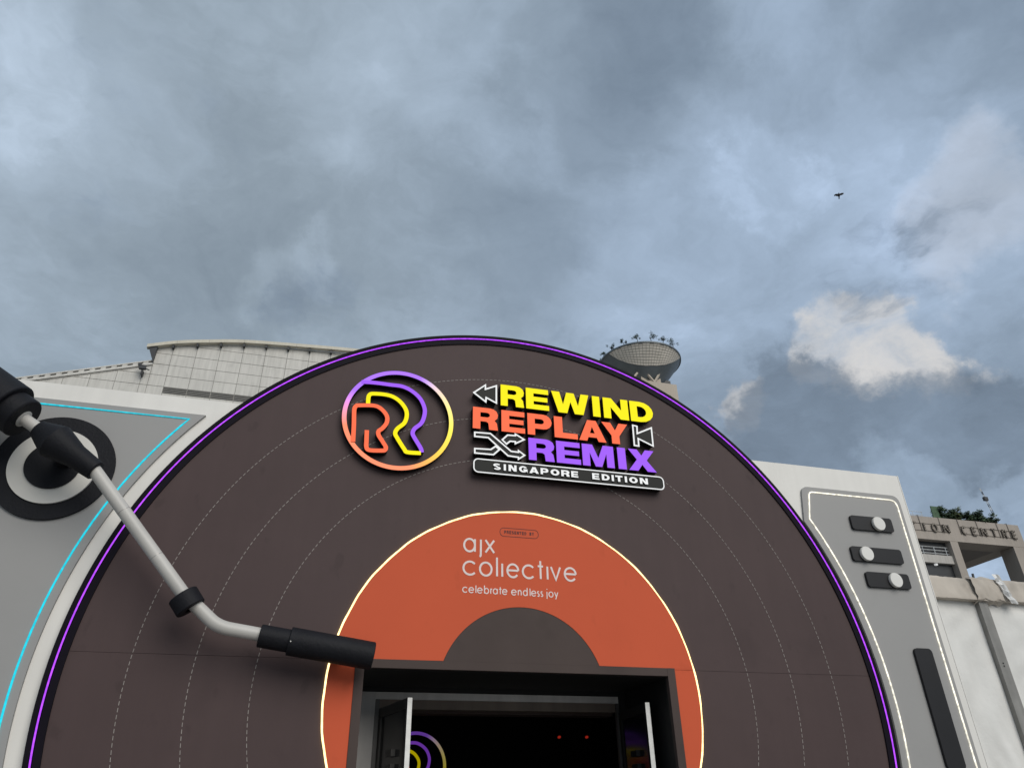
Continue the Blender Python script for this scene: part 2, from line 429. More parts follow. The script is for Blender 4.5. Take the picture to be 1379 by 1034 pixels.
for r in (3.687, 3.148, 2.607):                                     # dashed groove lines
    mb = MB(); k = 0; n = int(2*math.pi*r/.055)
    for k in range(n):
        a = 360*k/n; b = a+360/n*.62; m = (a+b)/2
        z = CZ+r*math.sin(R(m))
        if z < .05: continue
        q = [(CX+rr*math.cos(R(t_)), CZ+rr*math.sin(R(t_))) for rr, t_ in ((r-.0030, a), (r+.0030, a), (r+.0030, b), (r-.0030, b))]
        mb.add([(p[0], -.0025, p[1]) for p in q]+[(p[0], .001, p[1]) for p in q], [(0, 1, 2, 3), (0, 4, 5, 1), (1, 5, 6, 2), (2, 6, 7, 3), (3, 7, 4, 0)])
    tag(mb.build('groove_line', 'line', rec), kind='stuff')
# orange label
RL = 1.956; RH = .893
LY = -.022
a = math.degrees(math.asin((FZ+.001-CZ)/RL)); b = math.degrees(math.asin((FZ+.001-CZ)/RH))
lab = circ(CX, CZ, RL-.012, 120, a, 180-a) + circ(CX, CZ, RH+.002, 60, 180-b, b)
label = MB().prism([lab], LY, -.0005).build('label', 'orange', rec)
for s in (-1, 1):
    al = math.degrees(math.asin((.0-CZ)/(RL-.012))) if CZ < RL else -62
    ex = FX1+.002 if s > 0 else FX0-.002
    # sliver of label beside the entrance
    dx = abs(ex-CX); am = math.degrees(math.acos(dx/(RL-.012))); at_ = math.degrees(math.asin((SEAM-.004-CZ)/(RL-.012)))
    arc = circ(CX, CZ, RL-.012, 60, -am, at_)
    if s < 0: arc = [(2*CX-p[0], p[1]) for p in arc]
    MB().prism([arc+[(ex, SEAM-.004)]], LY, -.0005).build('label_board', 'orange', rec)
    q = [(ex, SEAM-.001), (CX+s*math.sqrt((RL-.012)**2-(SEAM-CZ)**2), SEAM-.001), (CX+s*math.sqrt((RL-.012)**2-(FZ-CZ)**2), FZ), (ex, FZ)]
    MB().prism([q], LY, -.0005).build('label_board', 'orange', rec)
MB().prism([circ(CX, CZ, RH, 60, b, 180-b)], -.018, -.0005).build('centre_hub', 'hub', rec)
am = math.degrees(math.acos((FX1+.01-CX)/RL))
# warm rope light, not perfectly regular
pts = []
for k in range(241):
    q = -am + (180+2*am)*k/240
    rr = RL + .003*math.sin(q*.31) + .0015*math.sin(q*.83+1)
    pts.append((CX+rr*math.cos(R(q)), -.012, CZ+rr*math.sin(R(q))))
MB().tube(pts, .0090, 8).build('light_strip', 'led_warm', rec, True)

# ------------------------------------------------------------------ thin round lettering on the label
def arcp(cx, cy, rx, ry, a0, a1, n=20):
    return [(cx+rx*math.cos(R(a0+(a1-a0)*k/n)), cy+ry*math.sin(R(a0+(a1-a0)*k/n))) for k in range(n+1)]
O_ = lambda w=1.0: arcp(w/2, .5, w/2, .5, 90, 450, 28)
THIN = {  # strokes with x-height 1
 'a': (.95, [arcp(.45, .5, .45, .5, 0, 360, 28), [(.90, 0), (.90, 1.0)]]),
 'b': (.95, [arcp(.50, .5, .45, .5, 0, 360, 28), [(.05, 0), (.05, 1.55)]]),
 'c': (.90, [arcp(.5, .5, .5, .5, 42, 318, 24)]),
 'd': (.95, [arcp(.45, .5, .45, .5, 0, 360, 28), [(.90, 0), (.90, 1.55)]]),
 'e': (.95, [[(.03, .52), (.97, .52)], arcp(.5, .5, .48, .5, 2, 322, 26)]),
 'i': (.12, [[(.06, 0), (.06, 1.0)]]),
 'j': (.30, [[(.24, 1.0), (.24, -.18)]+arcp(.06, -.18, .18, .18, 0, -80, 6)]),
 'l': (.12, [[(.06, 0), (.06, 1.45)]]),
 'n': (.80, [[(.05, 0), (.05, 1.0)], arcp(.40, .58, .35, .40, 180, 0, 14)+[(.75, 0)]]),
 'o': (1.0, [arcp(.5, .5, .5, .5, 0, 360, 28)]),
 'r': (.42, [[(.05, 0), (.05, 1.0)], arcp(.42, .56, .37, .40, 180, 95, 8)]),
 's': (.55, [arcp(.28, .75, .22, .23, 40, 250, 10)+arcp(.27, .25, .24, .25, 75, -150, 10)]),
 't': (.48, [[(.24, 0), (.24, 1.4)], [(0, .98), (.48, .98)]]),
 'v': (.90, [[(.02, 1), (.45, 0), (.88, 1)]]),
 'x': (.85, [[(.03, 0), (.82, 1)], [(.03, 1), (.82, 0)]]),
 'y': (.85, [[(.03, 1), (.44, .06)], [(.82, 1), (.25, -.40)]]),
}
def thin_letter(ch, x0, x1, z0, h, w, Y, m, parent, depth=.003):
    gw, st = THIN[ch]; k = (x1-x0-w)/max(gw, .001) if gw > .2 else h-w
    mb = MB()
    for j, s_ in enumerate(st):
        closed = len(s_) > 20 and (Vector(s_[0])-Vector(s_[-1])).length < 1e-3
        pp = [(x0+w/2+p[0]*k, z0+w/2+p[1]*(h-w)) for p in s_]
        mb.ribbon(pp[:-1] if closed else pp, w, Y-depth-.0004*j, Y+.001, closed)
    return mb.build('letter', m, parent)
tz = lambda x, y: (610+x/7.661, 700+y/7.661)
def row_of(xs, base_l, base_r, top_l, top_r, xa, xb, Y):
    zb = (xz(*tz(xa, base_l), Y)[1]+xz(*tz(xb, base_r), Y)[1])/2; zt = (xz(*tz(xa, top_l), Y)[1]+xz(*tz(xb, top_r), Y)[1])/2
    def X(x):
        f_ = (x-xa)/(xb-xa); y = (base_l+(base_r-base_l)*f_+top_l+(top_r-top_l)*f_)/2
        return xz(*tz(x, y), Y)[0]
    return zb, zt-zb, X
lw = .0215
zb, h, X = row_of(None, 333, 347, 183, 200, 105, 435, LY)
word = empty('label_lettering', (CX, LY, 3.9))
tag(word, 'thin white round lettering printed in three lines on the orange record label', 'lettering')
for ch, x0, x1 in (('a', 105, 242), ('j', 258, 302), ('x', 322, 437)): thin_letter(ch, X(x0), X(x1), zb, h, lw, LY, 'text_white', word)
zb, h, X = row_of(None, 577, 632, 420, 483, 97, 1270, LY)
for ch, x0, x1 in (('c', 97, 238), ('o', 268, 408), ('l', 436, 460), ('i', 490, 514), ('e', 548, 680), ('c', 710, 840), ('t', 866, 940), ('i', 957, 980), ('v', 1000, 1118), ('e', 1140, 1272)):
    thin_letter(ch, X(x0), X(x1), zb, h, lw, LY, 'text_white', word)
zb, h, X = row_of(None, 752, 800, 690, 737, 95, 1085, LY)
txt = [('c', 95, 150), ('e', 158, 217), ('l', 228, 238), ('e', 247, 304), ('b', 317, 372), ('r', 382, 410), ('a', 410, 464), ('t', 470, 505), ('e', 504, 560), ('e', 598, 655), ('n', 666, 710), ('d', 720, 772), ('l', 787, 797), ('e', 805, 858), ('s', 866, 894), ('s', 901, 931), ('j', 958, 975), ('o', 984, 1036), ('y', 1042, 1087)]
MB().box(X(966), X(975), LY-.003, LY+.001, zb+h*1.28, zb+h*1.42).build('letter', 'text_white', word)
for ch, x0, x1 in txt: thin_letter(ch, X(x0), X(x1), zb, h, .0105, LY, 'text_white', word)

# ------------------------------------------------------------------ heavy wide lettering
def hole_d(x0, x1, z0, z1, r, n=8):                                 # flat left side, round right side
    rx = min(r, x1-x0); rz = (z1-z0)/2
    return [(x0, z0)]+[(x1-rx+rx*math.sin(R(180*k/n))*1.0, z0+rz-rz*math.cos(R(180*k/n))) for k in range(n+1)]+[(x0, z1)]
BOLD = {
 'E': [[(0, 0), (1, 0), (1, .235), (.33, .235), (.33, .39), (.94, .39), (.94, .605), (.33, .605), (.33, .765), (.985, .765), (.985, 1), (0, 1)]],
 'I': [[(0, 0), (1, 0), (1, 1), (0, 1)]],
 'L': [[(0, 0), (1, 0), (1, .25), (.36, .25), (.36, 1), (0, 1)]],
 'T': [[(.34, 0), (.66, 0), (.66, .75), (1, .75), (1, 1), (0, 1), (0, .75), (.34, .75)]],
 'N': [[(0, 0), (.29, 0), (.29, .56), (.66, 0), (1, 0), (1, 1), (.71, 1), (.71, .44), (.34, 1), (0, 1)]],
 'M': [[(0, 0), (.235, 0), (.235, .62), (.40, 0), (.60, 0), (.765, .62), (.765, 0), (1, 0), (1, 1), (.67, 1), (.50, .40), (.33, 1), (0, 1)]],
 'W': [[(.17, 0), (.40, 0), (.50, .56), (.60, 0), (.83, 0), (1, 1), (.785, 1), (.70, .40), (.60, 1), (.40, 1), (.30, .40), (.215, 1), (0, 1)]],
 'X': [[(0, 0), (.33, 0), (.50, .30), (.67, 0), (1, 0), (.68, .52), (.97, 1), (.65, 1), (.50, .73), (.35, 1), (.03, 1), (.32, .52)]],
 'Y': [[(.35, 0), (.65, 0), (.65, .38), (1, 1), (.66, 1), (.50, .64), (.34, 1), (0, 1), (.35, .38)]],
 'A': [[(0, 0), (.29, 0), (.345, .18), (.655, .18), (.71, 0), (1, 0), (.66, 1), (.34, 1)], [(.41, .38), (.50, .70), (.59, .38)]],
 'D': [[(0, 0)]+hole_d(0, 1, 0, 1, .56)[1:-1]+[(0, 1)], hole_d(.31, .70, .235, .765, .28)],
 'P': [[(0, 0), (.30, 0), (.30, .30)]+hole_d(.30, 1, .30, 1, .34)[1:-1]+[(0, 1)], hole_d(.30, .68, .53, .77, .13)],
 'R': [[(0, 0), (.29, 0), (.29, .36), (.52, .36), (.60, .30), (.63, 0), (.97, 0), (.93, .32), (.84, .44), (.95, .56), (.975, .72), (.92, .88), (.80, .97), (.66, 1), (0, 1)], hole_d(.29, .66, .56, .78, .12)],
 'O': [[p for p in arcp(.5, .5, .5, .5, 0, 360, 28)[:-1]], [p for p in arcp(.5, .5, .21, .26, 0, 360, 20)[:-1]]],
 'C': [arcp(.5, .5, .5, .5, 25, 335, 24)+arcp(.5, .5, .21, .27, 330, 30, 16)],
 'G': [arcp(.5, .5, .5, .5, 30, 318, 24)+[(.93, .12), (.98, .0), (1, 0), (1, .54), (.52, .54), (.52, .34), (.70, .34)]+arcp(.5, .5, .22, .27, 325, 35, 16)],
 'S': None, 'B': [[(0, 0)]+hole_d(0, 1, 0, .53, .3)[1:-1]+hole_d(0, .94, .47, 1, .3)[2:-1]+[(0, 1)]],
}
_s = arcp(.49, .735, .37, .155, 25, 265, 12)+arcp(.51, .265, .37, .155, 85, -155, 12)
def bold_letter(ch, x0, x1, z0, z1, Y0, Y1, m, parent, name='letter', shear=None):
    mb = MB()
    tr = lambda p: (x0+p[0]*(x1-x0), z0+p[1]*(z1-z0))
    if ch == 'S':
        mb.ribbon([tr(p) for p in _s], .215*(z1-z0), Y0, Y1, False, 0, 1)
    else:
        mb.prism([[tr(p) for p in l] for l in BOLD[ch]], Y0, Y1, 0, 1)
    return mb.build(name, [m, 'side'], parent)
SY = -.105; SB = .002                                                # sign face and back
sz = lambda x, y: (620+x/4.755, 500+y/4.755)
title = empty('title_sign', (2.84, 0, 4.92))
tag(title, 'sign with stacked yellow, coral and violet block words above a black plaque', 'sign')
def srow(xl, tl, bl, xr, tr_, br):
    z1 = (xz(*sz(xl, tl), SY)[1]+xz(*sz(xr, tr_), SY)[1])/2; z0 = (xz(*sz(xl, bl), SY)[1]+xz(*sz(xr, br), SY)[1])/2
    def X(x):
        k = (x-xl)/(xr-xl); return xz(*sz(x, (tl+bl)/2+((tr_+br)-(tl+bl))/2*k), SY)[0]
    return z0, z1, X
for word_, col, row in (
  ((('R', 258, 411), ('E', 420, 566), ('W', 584, 824), ('I', 846, 893), ('N', 915, 1074), ('D', 1086, 1232)), 'yellow', (258, 93, 222, 1230, 197, 327)),
  ((('R', 80, 245), ('E', 263, 413), ('P', 430, 585), ('L', 601, 748), ('A', 757, 930), ('Y', 908, 1074)), 'coral', (80, 225, 362, 1040, 338, 468)),
  ((('R', 437, 606), ('E', 615, 769), ('M', 781, 983), ('I', 1008, 1060), ('X', 1074, 1250)), 'violet', (437, 423, 560, 1245, 513, 650))):
    z0, z1, X = srow(*row)
    for ch, a, b in word_: bold_letter(ch, X(a), X(b), z0, z1, SY, SB, col, title)
def icon(polys, width=.026):                                         # black plate with a white lit outline
    root = None
    for j, p in enumerate(polys):
        q = [xz(*sz(*c), SY) for c in p]
        o = MB().prism([q], SY+.006, SB, 0, 1).build('icon_plate', ['sign_black', 'side'], title)
        MB().ribbon(q, width, SY-.002-.001*j, SY+.012+.001*j, True, 0, 1).build('outline', ['sign_white', 'side'], o)
icon([[(86, 136), (160, 88), (160, 115), (230, 93), (230, 203), (165, 168), (162, 195)]], .020)
icon([[(1103, 345), (1130, 352), (1132, 398), (1222, 362), (1234, 478), (1138, 430), (1142, 478), (1114, 474)]], .020)
icon([[(92, 494), (195, 500), (225, 480), (250, 500), (212, 533), (92, 522)]], .019)
icon([[(268, 438), (302, 408), (352, 412), (352, 402), (408, 437), (352, 462), (352, 450), (318, 447), (295, 465)]], .019)
icon([[(92, 390), (192, 398), (325, 512), (372, 518), (372, 508), (411, 537), (372, 562), (372, 550), (305, 540), (178, 424), (92, 416)]], .019)
zs = [xz(*sz(*p), SY)[1] for p in ((150, 557), (1250, 672))]; zl = [xz(*sz(*p), SY)[1] for p in ((150, 650), (1270, 759))]
PZ1 = sum(zs)/2; PZ0 = sum(zl)/2; PX0 = xz(*sz(82, 600), SY)[0]; PX1 = xz(*sz(1305, 718), SY)[0]
plq = MB().prism([rrect(PX0+.01, PX1-.01, PZ0+.01, PZ1-.01, .05)], SY+.004, SB, 0, 1).build('plaque', ['sign_black', 'side'], title)
MB().ribbon(rrect(PX0+.008, PX1-.008, PZ0+.008, PZ1-.008, .052), .014, SY-.002, SY+.02, True, 0, 1).build('outline', ['sign_white', 'side'], plq)
def prow(x): return xz(*sz(x, 625+(x-208)*(700-625)/(1198-208)), SY)[0]
ph = (PZ1-PZ0); z0 = PZ0+ph*.29; z1 = PZ0+ph*.73
xs = [208, 257]; 
for ch, a, b in (('S', 208, 258), ('I', 276, 290), ('N', 307, 358), ('G', 374, 428), ('A', 440, 500), ('P', 512, 562), ('O', 576, 632), ('R', 644, 698), ('E', 708, 752),
                 ('E', 842, 887), ('D', 903, 953), ('I', 966, 980), ('T', 990, 1036), ('I', 1050, 1064), ('O', 1078, 1132), ('N', 1146, 1197)):
    bold_letter(ch, prow(a), prow(b), z0, z1, SY-.012, SY+.006, 'sign_white', plq)

# ------------------------------------------------------------------ small dark pill on the label
LY2 = LY
pill = empty('printed_pill', (2.2, LY, 4.17))
tag(pill, 'small dark pill outline with tiny lettering near the top of the orange label', 'lettering')
x0, zt = xz(*tz(485, 110), LY); x1 = xz(*tz(880, 145), LY)[0]
zt = (xz(*tz(560, 84), LY)[1]+xz(*tz(800, 102), LY)[1])/2; zb = (xz(*tz(560, 168), LY)[1]+xz(*tz(800, 188), LY)[1])/2
MB().ribbon(rrect(x0, x1, zb, zt, (zt-zb)*.45), .006, LY-.002, LY+.001, True).build('outline', 'text_dark', pill)
n = 12; xa = x0+(x1-x0)*.11; xb = x1-(x1-x0)*.10
for k, ch in enumerate('PRESENTED BY'):
    if ch == ' ': continue
    a = xa+(xb-xa)*k/n; bold_letter(ch, a, a+(xb-xa)/n*.74, zb+(zt-zb)*.32, zb+(zt-zb)*.70, LY-.002, LY+.001, 'text_dark', pill)

# ------------------------------------------------------------------ round double-letter logo
lz = lambda x, y: (440+x/6.08, 480+y/6.08)
GY = -.085
lc = xz(*lz(581, 522), GY)
rx = [xz(*lz(*p), GY) for p in ((138, 500), (1022, 540), (590, 136), (575, 910))]
LCX = (rx[0][0]+rx[1][0])/2; LCZ = (rx[2][1]+rx[3][1])/2; LR = (rx[1][0]-rx[0][0]+rx[2][1]-rx[3][1])/4
def P2(pts): return [((xz(*lz(*p), GY)[0]-LCX)/LR, (xz(*lz(*p), GY)[1]-LCZ)/LR) for p in pts]
violet = P2([(285, 208), (400, 216), (520, 232), (620, 246), (700, 285), (765, 345), (800, 420), (800, 480), (775, 545), (720, 590), (703, 628), (718, 665), (768, 748), (778, 785)])
yellow = P2([(338, 398), (340, 345), (350, 316), (378, 306), (470, 312), (540, 330), (600, 370), (645, 430), (655, 485), (635, 545), (580, 590), (560, 628), (575, 665), (635, 760), (660, 784), (770, 792)])
coral = P2([(215, 700), (222, 560), (225, 440), (240, 408), (268, 402), (390, 405), (450, 435), (492, 490), (490, 545), (455, 590), (425, 612), (424, 645), (455, 695), (482, 740), (478, 765), (452, 772), (350, 768), (325, 745), (325, 690), (328, 605)])
violet2 = P2([(335, 206), (310, 205), (285, 208)])
def logo(cx, cz, r, yf, yb, name, label, w=.082, mats=('ring_gradient', 'violet', 'yellow', 'coral')):
    root = empty(name, (cx, yf, cz-r)); tag(root, label, 'sign')
    T = lambda q: [(cx+p[0]*r, cz+p[1]*r) for p in q]
    ring = circ(cx, cz, r, 120)
    MB().ribbon(ring, w*r, yf, yb, True, 0, 1).build('ring', [mats[0], 'side'], root, at=(cx, yf, cz))
    for k, (q, m) in enumerate(((violet, mats[1]), (yellow, mats[2]), (coral, mats[3]))):
        MB().ribbon(T(smooth_path(q, 5)), w*r*.96, yf-.003*(k+1), yb, False, 0, 1).build('letter_stroke', [m, 'side'], root)
    return root
logo(LCX, LCZ, LR, GY, .002, 'round_logo_sign', 'round sign with gradient ring and nested outline letters in violet, yellow and coral')

# ------------------------------------------------------------------ grey deck panel at the left with cyan light
DY = .03
deck = empty('deck_panel', (-3, DY, 0))
tag(deck, 'flat grey panel with cyan light line left of the record', 'panel')
def conc(r, z0, z1, side, n=50):                                     # arc concentric with the record between two heights
    a0 = math.degrees(math.asin((z0-CZ)/r)); a1 = math.degrees(math.asin((z1-CZ)/r))
    p = circ(CX, CZ, r, n, a0, a1)
    return p if side > 0 else [(2*CX-q[0], q[1]) for q in p]
zt = (xz(55.7, 537, DY)[1]+xz(276, 557.6, DY)[1])/2; rd = 4.487
pl = conc(rd, .15, zt, -1)+[(-7, zt), (-7, .15)]
MB().prism([pl], DY, WY+.002, 0, 1).build('panel_board', ['grey', 'grey_edge'], deck)
zt2 = (xz(55, 545, DY)[1]+xz(254, 563, DY)[1])/2; rd2 = 4.568
ln = [(p[0], DY-.006, p[1]) for p in conc(rd2, .3, zt2, -1)]+[(-4.0, DY-.006, zt2), (-6.8, DY-.006, zt2)]
MB().tube(ln, .0095, 8).build('light_strip', 'led_cyan', deck, True)

# ------------------------------------------------------------------ control panel at the right
cpn = empty('control_panel', (7, DY, 0))
tag(cpn, 'tall grey control panel with warm white light outline right of the record', 'panel')
zt = (xz(1085, 655, DY)[1]+xz(1200, 667, DY)[1])/2
xl = xz(1083, 672, DY)[0]; xr = (xz(1213, 690, DY)[0]+xz(1325, 1034, DY)[0])/2
zc = xz(1089, 702, DY)[1]; rc = 4.40
arc = conc(rc, .12, zc, 1)
out = [(xr, .12)] + arc[::1]
pl = round_corners(arc+[(xl, zt), (xr, zt), (xr, .12)], [0]*len(arc)+[.10, .12, 0], 6)
MB().prism([pl], DY, WY+.002, 0, 1).build('panel_board', ['grey', 'grey_edge'], cpn)
zt2 = (xz(1089, 662, DY)[1]+xz(1203, 674, DY)[1])/2; xl2 = xz(1091, 670, DY)[0]; xr2 = (xz(1260, 853.6, DY)[0]+xz(1316, 1034, DY)[0])/2; zc2 = xz(1096.4, 699, DY)[1]; rc2 = 4.492
arc = conc(rc2, .3, zc2, 1)
pl = round_corners(arc+[(xl2, zt2), (xr2, zt2), (xr2, .3)], [0]*len(arc)+[.05, .10, 0], 5, closed=False)
MB().tube([(p[0], DY-.006, p[1]) for p in pl], .0085, 8).build('light_strip', 'led_white', cpn, True)
c4 = lambda x, y: (1070+x/3.979, 640+y/3.979)
SLY = DY-.035
for tl, br, kx in ((((302, 212)), (527, 305), (453, 258)), ((305, 377), (580, 475), (390, 418)), ((386, 515), (620, 608), (545, 560))):
    ax = (xz(*c4(tl[0]+4, tl[1]+40), SLY)[0]); bx_ = xz(*c4(br[0], br[1]-35), SLY)[0]
    cz_ = (xz(*c4(tl[0]+4, tl[1]), SLY)[1]+xz(*c4(br[0], br[1]), SLY)[1])/2
    sl_ = MB().prism([rrect(ax, bx_, cz_-.095, cz_+.095, .035)], SLY, DY+.002).build('slider', 'slider', cpn)
    kc = xz(*c4(*kx), SLY-.03)
    kb = MB().prism([circ(kc[0], kc[1], .088, 40)], SLY-.04, SLY+.001, 0, 1).prism([circ(kc[0], kc[1], .093, 40)], SLY-.03, SLY-.004, 1, 1)
    kb.build('knob', ['knob', 'ring_white'], sl_)
q0 = xz(1231, 872, SLY); q1 = xz(1300, 1030, SLY)
MB().prism([rrect(q0[0]-.005, q1[0]+.01, xz(1290, 1033, SLY)[1]-.02, q0[1], .05)], SLY, DY+.002).build('pitch_slot', 'slider', cpn)

# ------------------------------------------------------------------ pivot dial on the deck
dial = empty('pivot_dial', (-2.6, DY, 4.05))
tag(dial, 'black dial with one off-white ring under the tonearm pivot', 'dial')
DC = (-2.575, 4.60)
MB().prism([circ(*DC, .545, 90)], DY-.03, DY+.002).build('outer_disc', 'charcoal', dial)
MB().prism([circ(*DC, .392, 90)], DY-.05, DY-.029).build('white_ring', 'ring_white', dial)
MB().prism([circ(*DC, .245, 72)], DY-.07, DY-.049).build('centre_disc', 'charcoal', dial)

# ------------------------------------------------------------------ tonearm
arm = empty('tonearm', (-2.4, -.4, 4.4))
tag(arm, 'giant tonearm with pale grey tube and black foam headshell crossing the record', 'tonearm')
z2 = lambda x, y: (x/4.7, 500+y/4.7)
z7 = lambda x, y: (220+x/4.597, 760+y/4.597)
def lathe(pts, name, m, parent, n=40, cap=True):                     # pts: (centre, radius); common straight axis
    mb = MB(); A = Vector(pts[0][0]); B = Vector(pts[-1][0]); d = (B-A).normalized()
    x = (Vector((0, 1, 0))-d*d.y).normalized(); y = d.cross(x); v = []; f = []
    for c, r in pts:
        c = A+d*((Vector(c)-A).dot(d))
        for k in range(n):
            q = 2*math.pi*k/n; v.append(c+(x*math.cos(q)+y*math.sin(q))*r)
    for a in range(len(pts)-1):
        for k in range(n): f.append((a*n+k, a*n+(k+1) % n, (a+1)*n+(k+1) % n, (a+1)*n+k))
    if cap: f += [tuple(range(n)), tuple((len(pts)-1)*n+k for k in range(n))]
    return mb.add(v, f).build(name, m, parent, True, sharp=14)
YA_ = -.46
C0 = fp(*z2(243, 365), YA_); C3 = fp(*z2(607, 630), YA_+.02)
ax = (C3-C0)
def on(p, Y): return fp(*p, Y)
t1 = .30; t2 = .64
lathe([(C0-ax*.02, .05), (C0, .088), (C0+ax*t1, .172), (C0+ax*t2, .112), (C3-ax*.01, .095), (C3, .088)], 'pivot_housing', 'charcoal', arm)
# counterweight behind the pivot
W2 = fp(32, 564, YA_); wd_ = (C0-W2).normalized(); wd_ = (wd_*.5+ax.normalized()*.5).normalized()
cw = lathe([(W2-wd_*.85, .255), (W2-wd_*.165, .255), (W2-wd_*.155, .245)], 'counterweight', 'charcoal', arm)
lathe([(W2-wd_*.154, .20), (W2-wd_*.012, .20), (W2, .19)], 'end_ring', 'charcoal', cw)
lathe([(W2-wd_*.02, .085), (W2+wd_*.004, .085), (W2+wd_*.012, .06)], 'end_plate', 'tube', cw)
MB().tube([W2-wd_*.05, C0+ax*.05], .058, 24).build('arm_tube', 'tube', arm, True)
T0 = C3-ax*.03; T1 = fp(245, 797, -.37); T2 = fp(259, 820, -.36); T3 = fp(293, 843.7, -.34); T4 = fp(352, 854.5, -.31)
tp = [T0, T0.lerp(T1, .5), T1, T1.lerp(T3, .45)]
for k in range(9):
    q = k/8; a_ = T1.lerp(T3, .80); b_ = T3.lerp(T4, .28)
    tp.append(a_*(1-q)**2+T3*2*q*(1-q)+b_*q*q)
tp.append(T4)
MB().tube(tp, .060, 28).build('arm_tube', 'tube', arm, True)
cdv = (T2-T1).normalized()
cc_ = T1.lerp(T2, .5)+Vector((.0, 0, -.01))
lathe([(cc_-cdv*.075, .055), (cc_-cdv*.075, .125), (cc_-cdv*.068, .131), (cc_+cdv*.068, .131), (cc_+cdv*.075, .125), (cc_+cdv*.075, .055)], 'collar', 'charcoal', arm, cap=False)
S0 = fp(349.4, 855.5, -.31); S1 = fp(390, 863, -.30); L1 = fp(502.4, 883, -.29)
hd = (L1-S0).normalized()
S1 = S0+hd*((S1-S0).dot(hd))
hs = lathe([(S0, .094), (S0+hd*.006, .101), (S1+hd*.02, .101)], 'headshell', 'charcoal', arm)
lathe([(S1-hd*.006, .118), (S1, .125), (L1-hd*.008, .125), (L1, .118)], 'cartridge', 'charcoal', hs)
sc = S1+hd*.012; dn = (CAM-sc).normalized(); dn = (dn-hd*dn.dot(hd)).normalized()
MB().tube([sc+dn*.122, sc+dn*.131], .006, 10).build('screw', 'knob', hs)
for q_ in (.35, .72):
    c_ = T0.lerp(T1, q_); d_ = (T1-T0).normalized()
    MB().tube([c_-d_*.002, c_+d_*.002], .0606, 28).build('tube_joint', 'alu', arm)
# pivot post to the wall
pm = C0.lerp(C3, .36)
MB().tube([(pm.x-.05, DY-.06, pm.z+.02), (pm.x, pm.y+.04, pm.z)], .09, 24).build('pivot_post', 'charcoal', arm, True)
hm = S1.lerp(L1, .6)
MB().tube([(hm.x, -.02, hm.z+.02), (hm.x, hm.y+.05, hm.z)], .05, 16).build('support_bracket', 'charcoal', arm, True)

# ------------------------------------------------------------------ entrance
ent = empty('entrance', (2.2, 0, 0))
tag(ent, 'dark brown framed black entrance recess cut into the record', 'entrance')
MB().box(FX0, OX0, -.030, .03, 0, FZ).build('jamb', 'hub', ent)
MB().box(OX1, FX1, -.030, .03, 0, FZ).build('jamb', 'hub', ent)
MB().box(OX0+.001, OX1-.001, -.028, .03, OZ, FZ-.001).build('header', 'hub', ent)
MB().box(OX0-.07, OX1+.07, .031, 1.16, OZ-.006, OZ+.02).build('soffit', 'interior', ent)
MB().box(OX1-.002, OX1+.018, .031, 1.16, 0, OZ-.007).build('reveal', 'interior', ent)
MB().box(OX0-.018, OX0+.002, .031, 1.16, 0, OZ-.007).build('reveal', 'interior', ent)
MB().box(-.4, .86, 1.161, 1.22, 0, 2.757).build('side_panel', 'brushed', ent)
MB().box(.862, 3.735, 1.165, 1.22, 2.685, 2.757).build('door_header', 'brushed', ent)
MB().box(.911, 3.699, 1.19, 1.30, 2.59, 2.683).build('inner_beam', 'inner_wood', ent)
MB().box(.862, 3.735, 1.37, 1.60, 2.57, 2.63).build('inner_beam', 'hub', ent)
MB().box(.862, .91, 1.165, 1.215, 0, 2.684).build('door_post', 'alu_dark', ent)
MB().box(3.70, 3.74, 1.165, 1.215, 0, 2.684).build('door_post', 'alu_dark', ent)
# dark room behind
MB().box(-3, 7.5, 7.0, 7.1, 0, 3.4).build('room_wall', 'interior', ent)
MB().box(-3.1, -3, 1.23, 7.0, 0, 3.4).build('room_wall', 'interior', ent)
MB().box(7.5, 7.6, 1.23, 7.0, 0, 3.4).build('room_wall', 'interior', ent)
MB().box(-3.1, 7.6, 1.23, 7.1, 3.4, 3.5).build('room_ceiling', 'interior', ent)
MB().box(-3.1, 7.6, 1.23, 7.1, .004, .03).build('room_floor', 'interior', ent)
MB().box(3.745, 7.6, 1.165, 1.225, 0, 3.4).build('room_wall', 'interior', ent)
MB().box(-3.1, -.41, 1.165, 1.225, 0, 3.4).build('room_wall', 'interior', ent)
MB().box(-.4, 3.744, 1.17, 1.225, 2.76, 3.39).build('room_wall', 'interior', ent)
def leaf(hx, hy, fx, fy, label, ztop=2.585, fm='alu_dark'):
    root = empty('door_leaf', (hx, hy, 0)); tag(root, label, 'door', 'entrance door leaves')
    A = Vector((hx, hy, 0)); B = Vector((fx, fy, 0)); d = (B-A); Lg = d.length; d.normalize(); nrm = Vector((-d.y, d.x, 0))
    def slab(s0, s1, z0, z1, th, name, m):
        v = []
        for s_ in (s0, s1):
            for t_ in (-th, th):
                for z in (z0, z1): v.append(A+d*s_+nrm*t_+Vector((0, 0, z)))
        return mesh(name, v, [(0, 1, 3, 2), (4, 6, 7, 5), (0, 4, 5, 1), (2, 3, 7, 6), (0, 2, 6, 4), (1, 5, 7, 3)], m, root)
    slab(0, .06, .03, ztop, .022, 'stile', fm); slab(Lg-.06, Lg-.004, .03, ztop, .022, 'stile', fm)
    slab(Lg-.003, Lg, .03, ztop, .024, 'edge_strip', 'door_edge')
    slab(.061, Lg-.061, ztop-.09, ztop, .021, 'top_rail', fm); slab(.061, Lg-.061, .03, .16, .021, 'bottom_rail', fm)
    slab(.061, Lg-.061, .161, ztop-.091, .005, 'glass_pane', 'door_glass')
    for z in (2.12, 1.99):
        slab(Lg*.42, Lg*.62, z-.03, z+.03, .05, 'handle', fm)
    return root
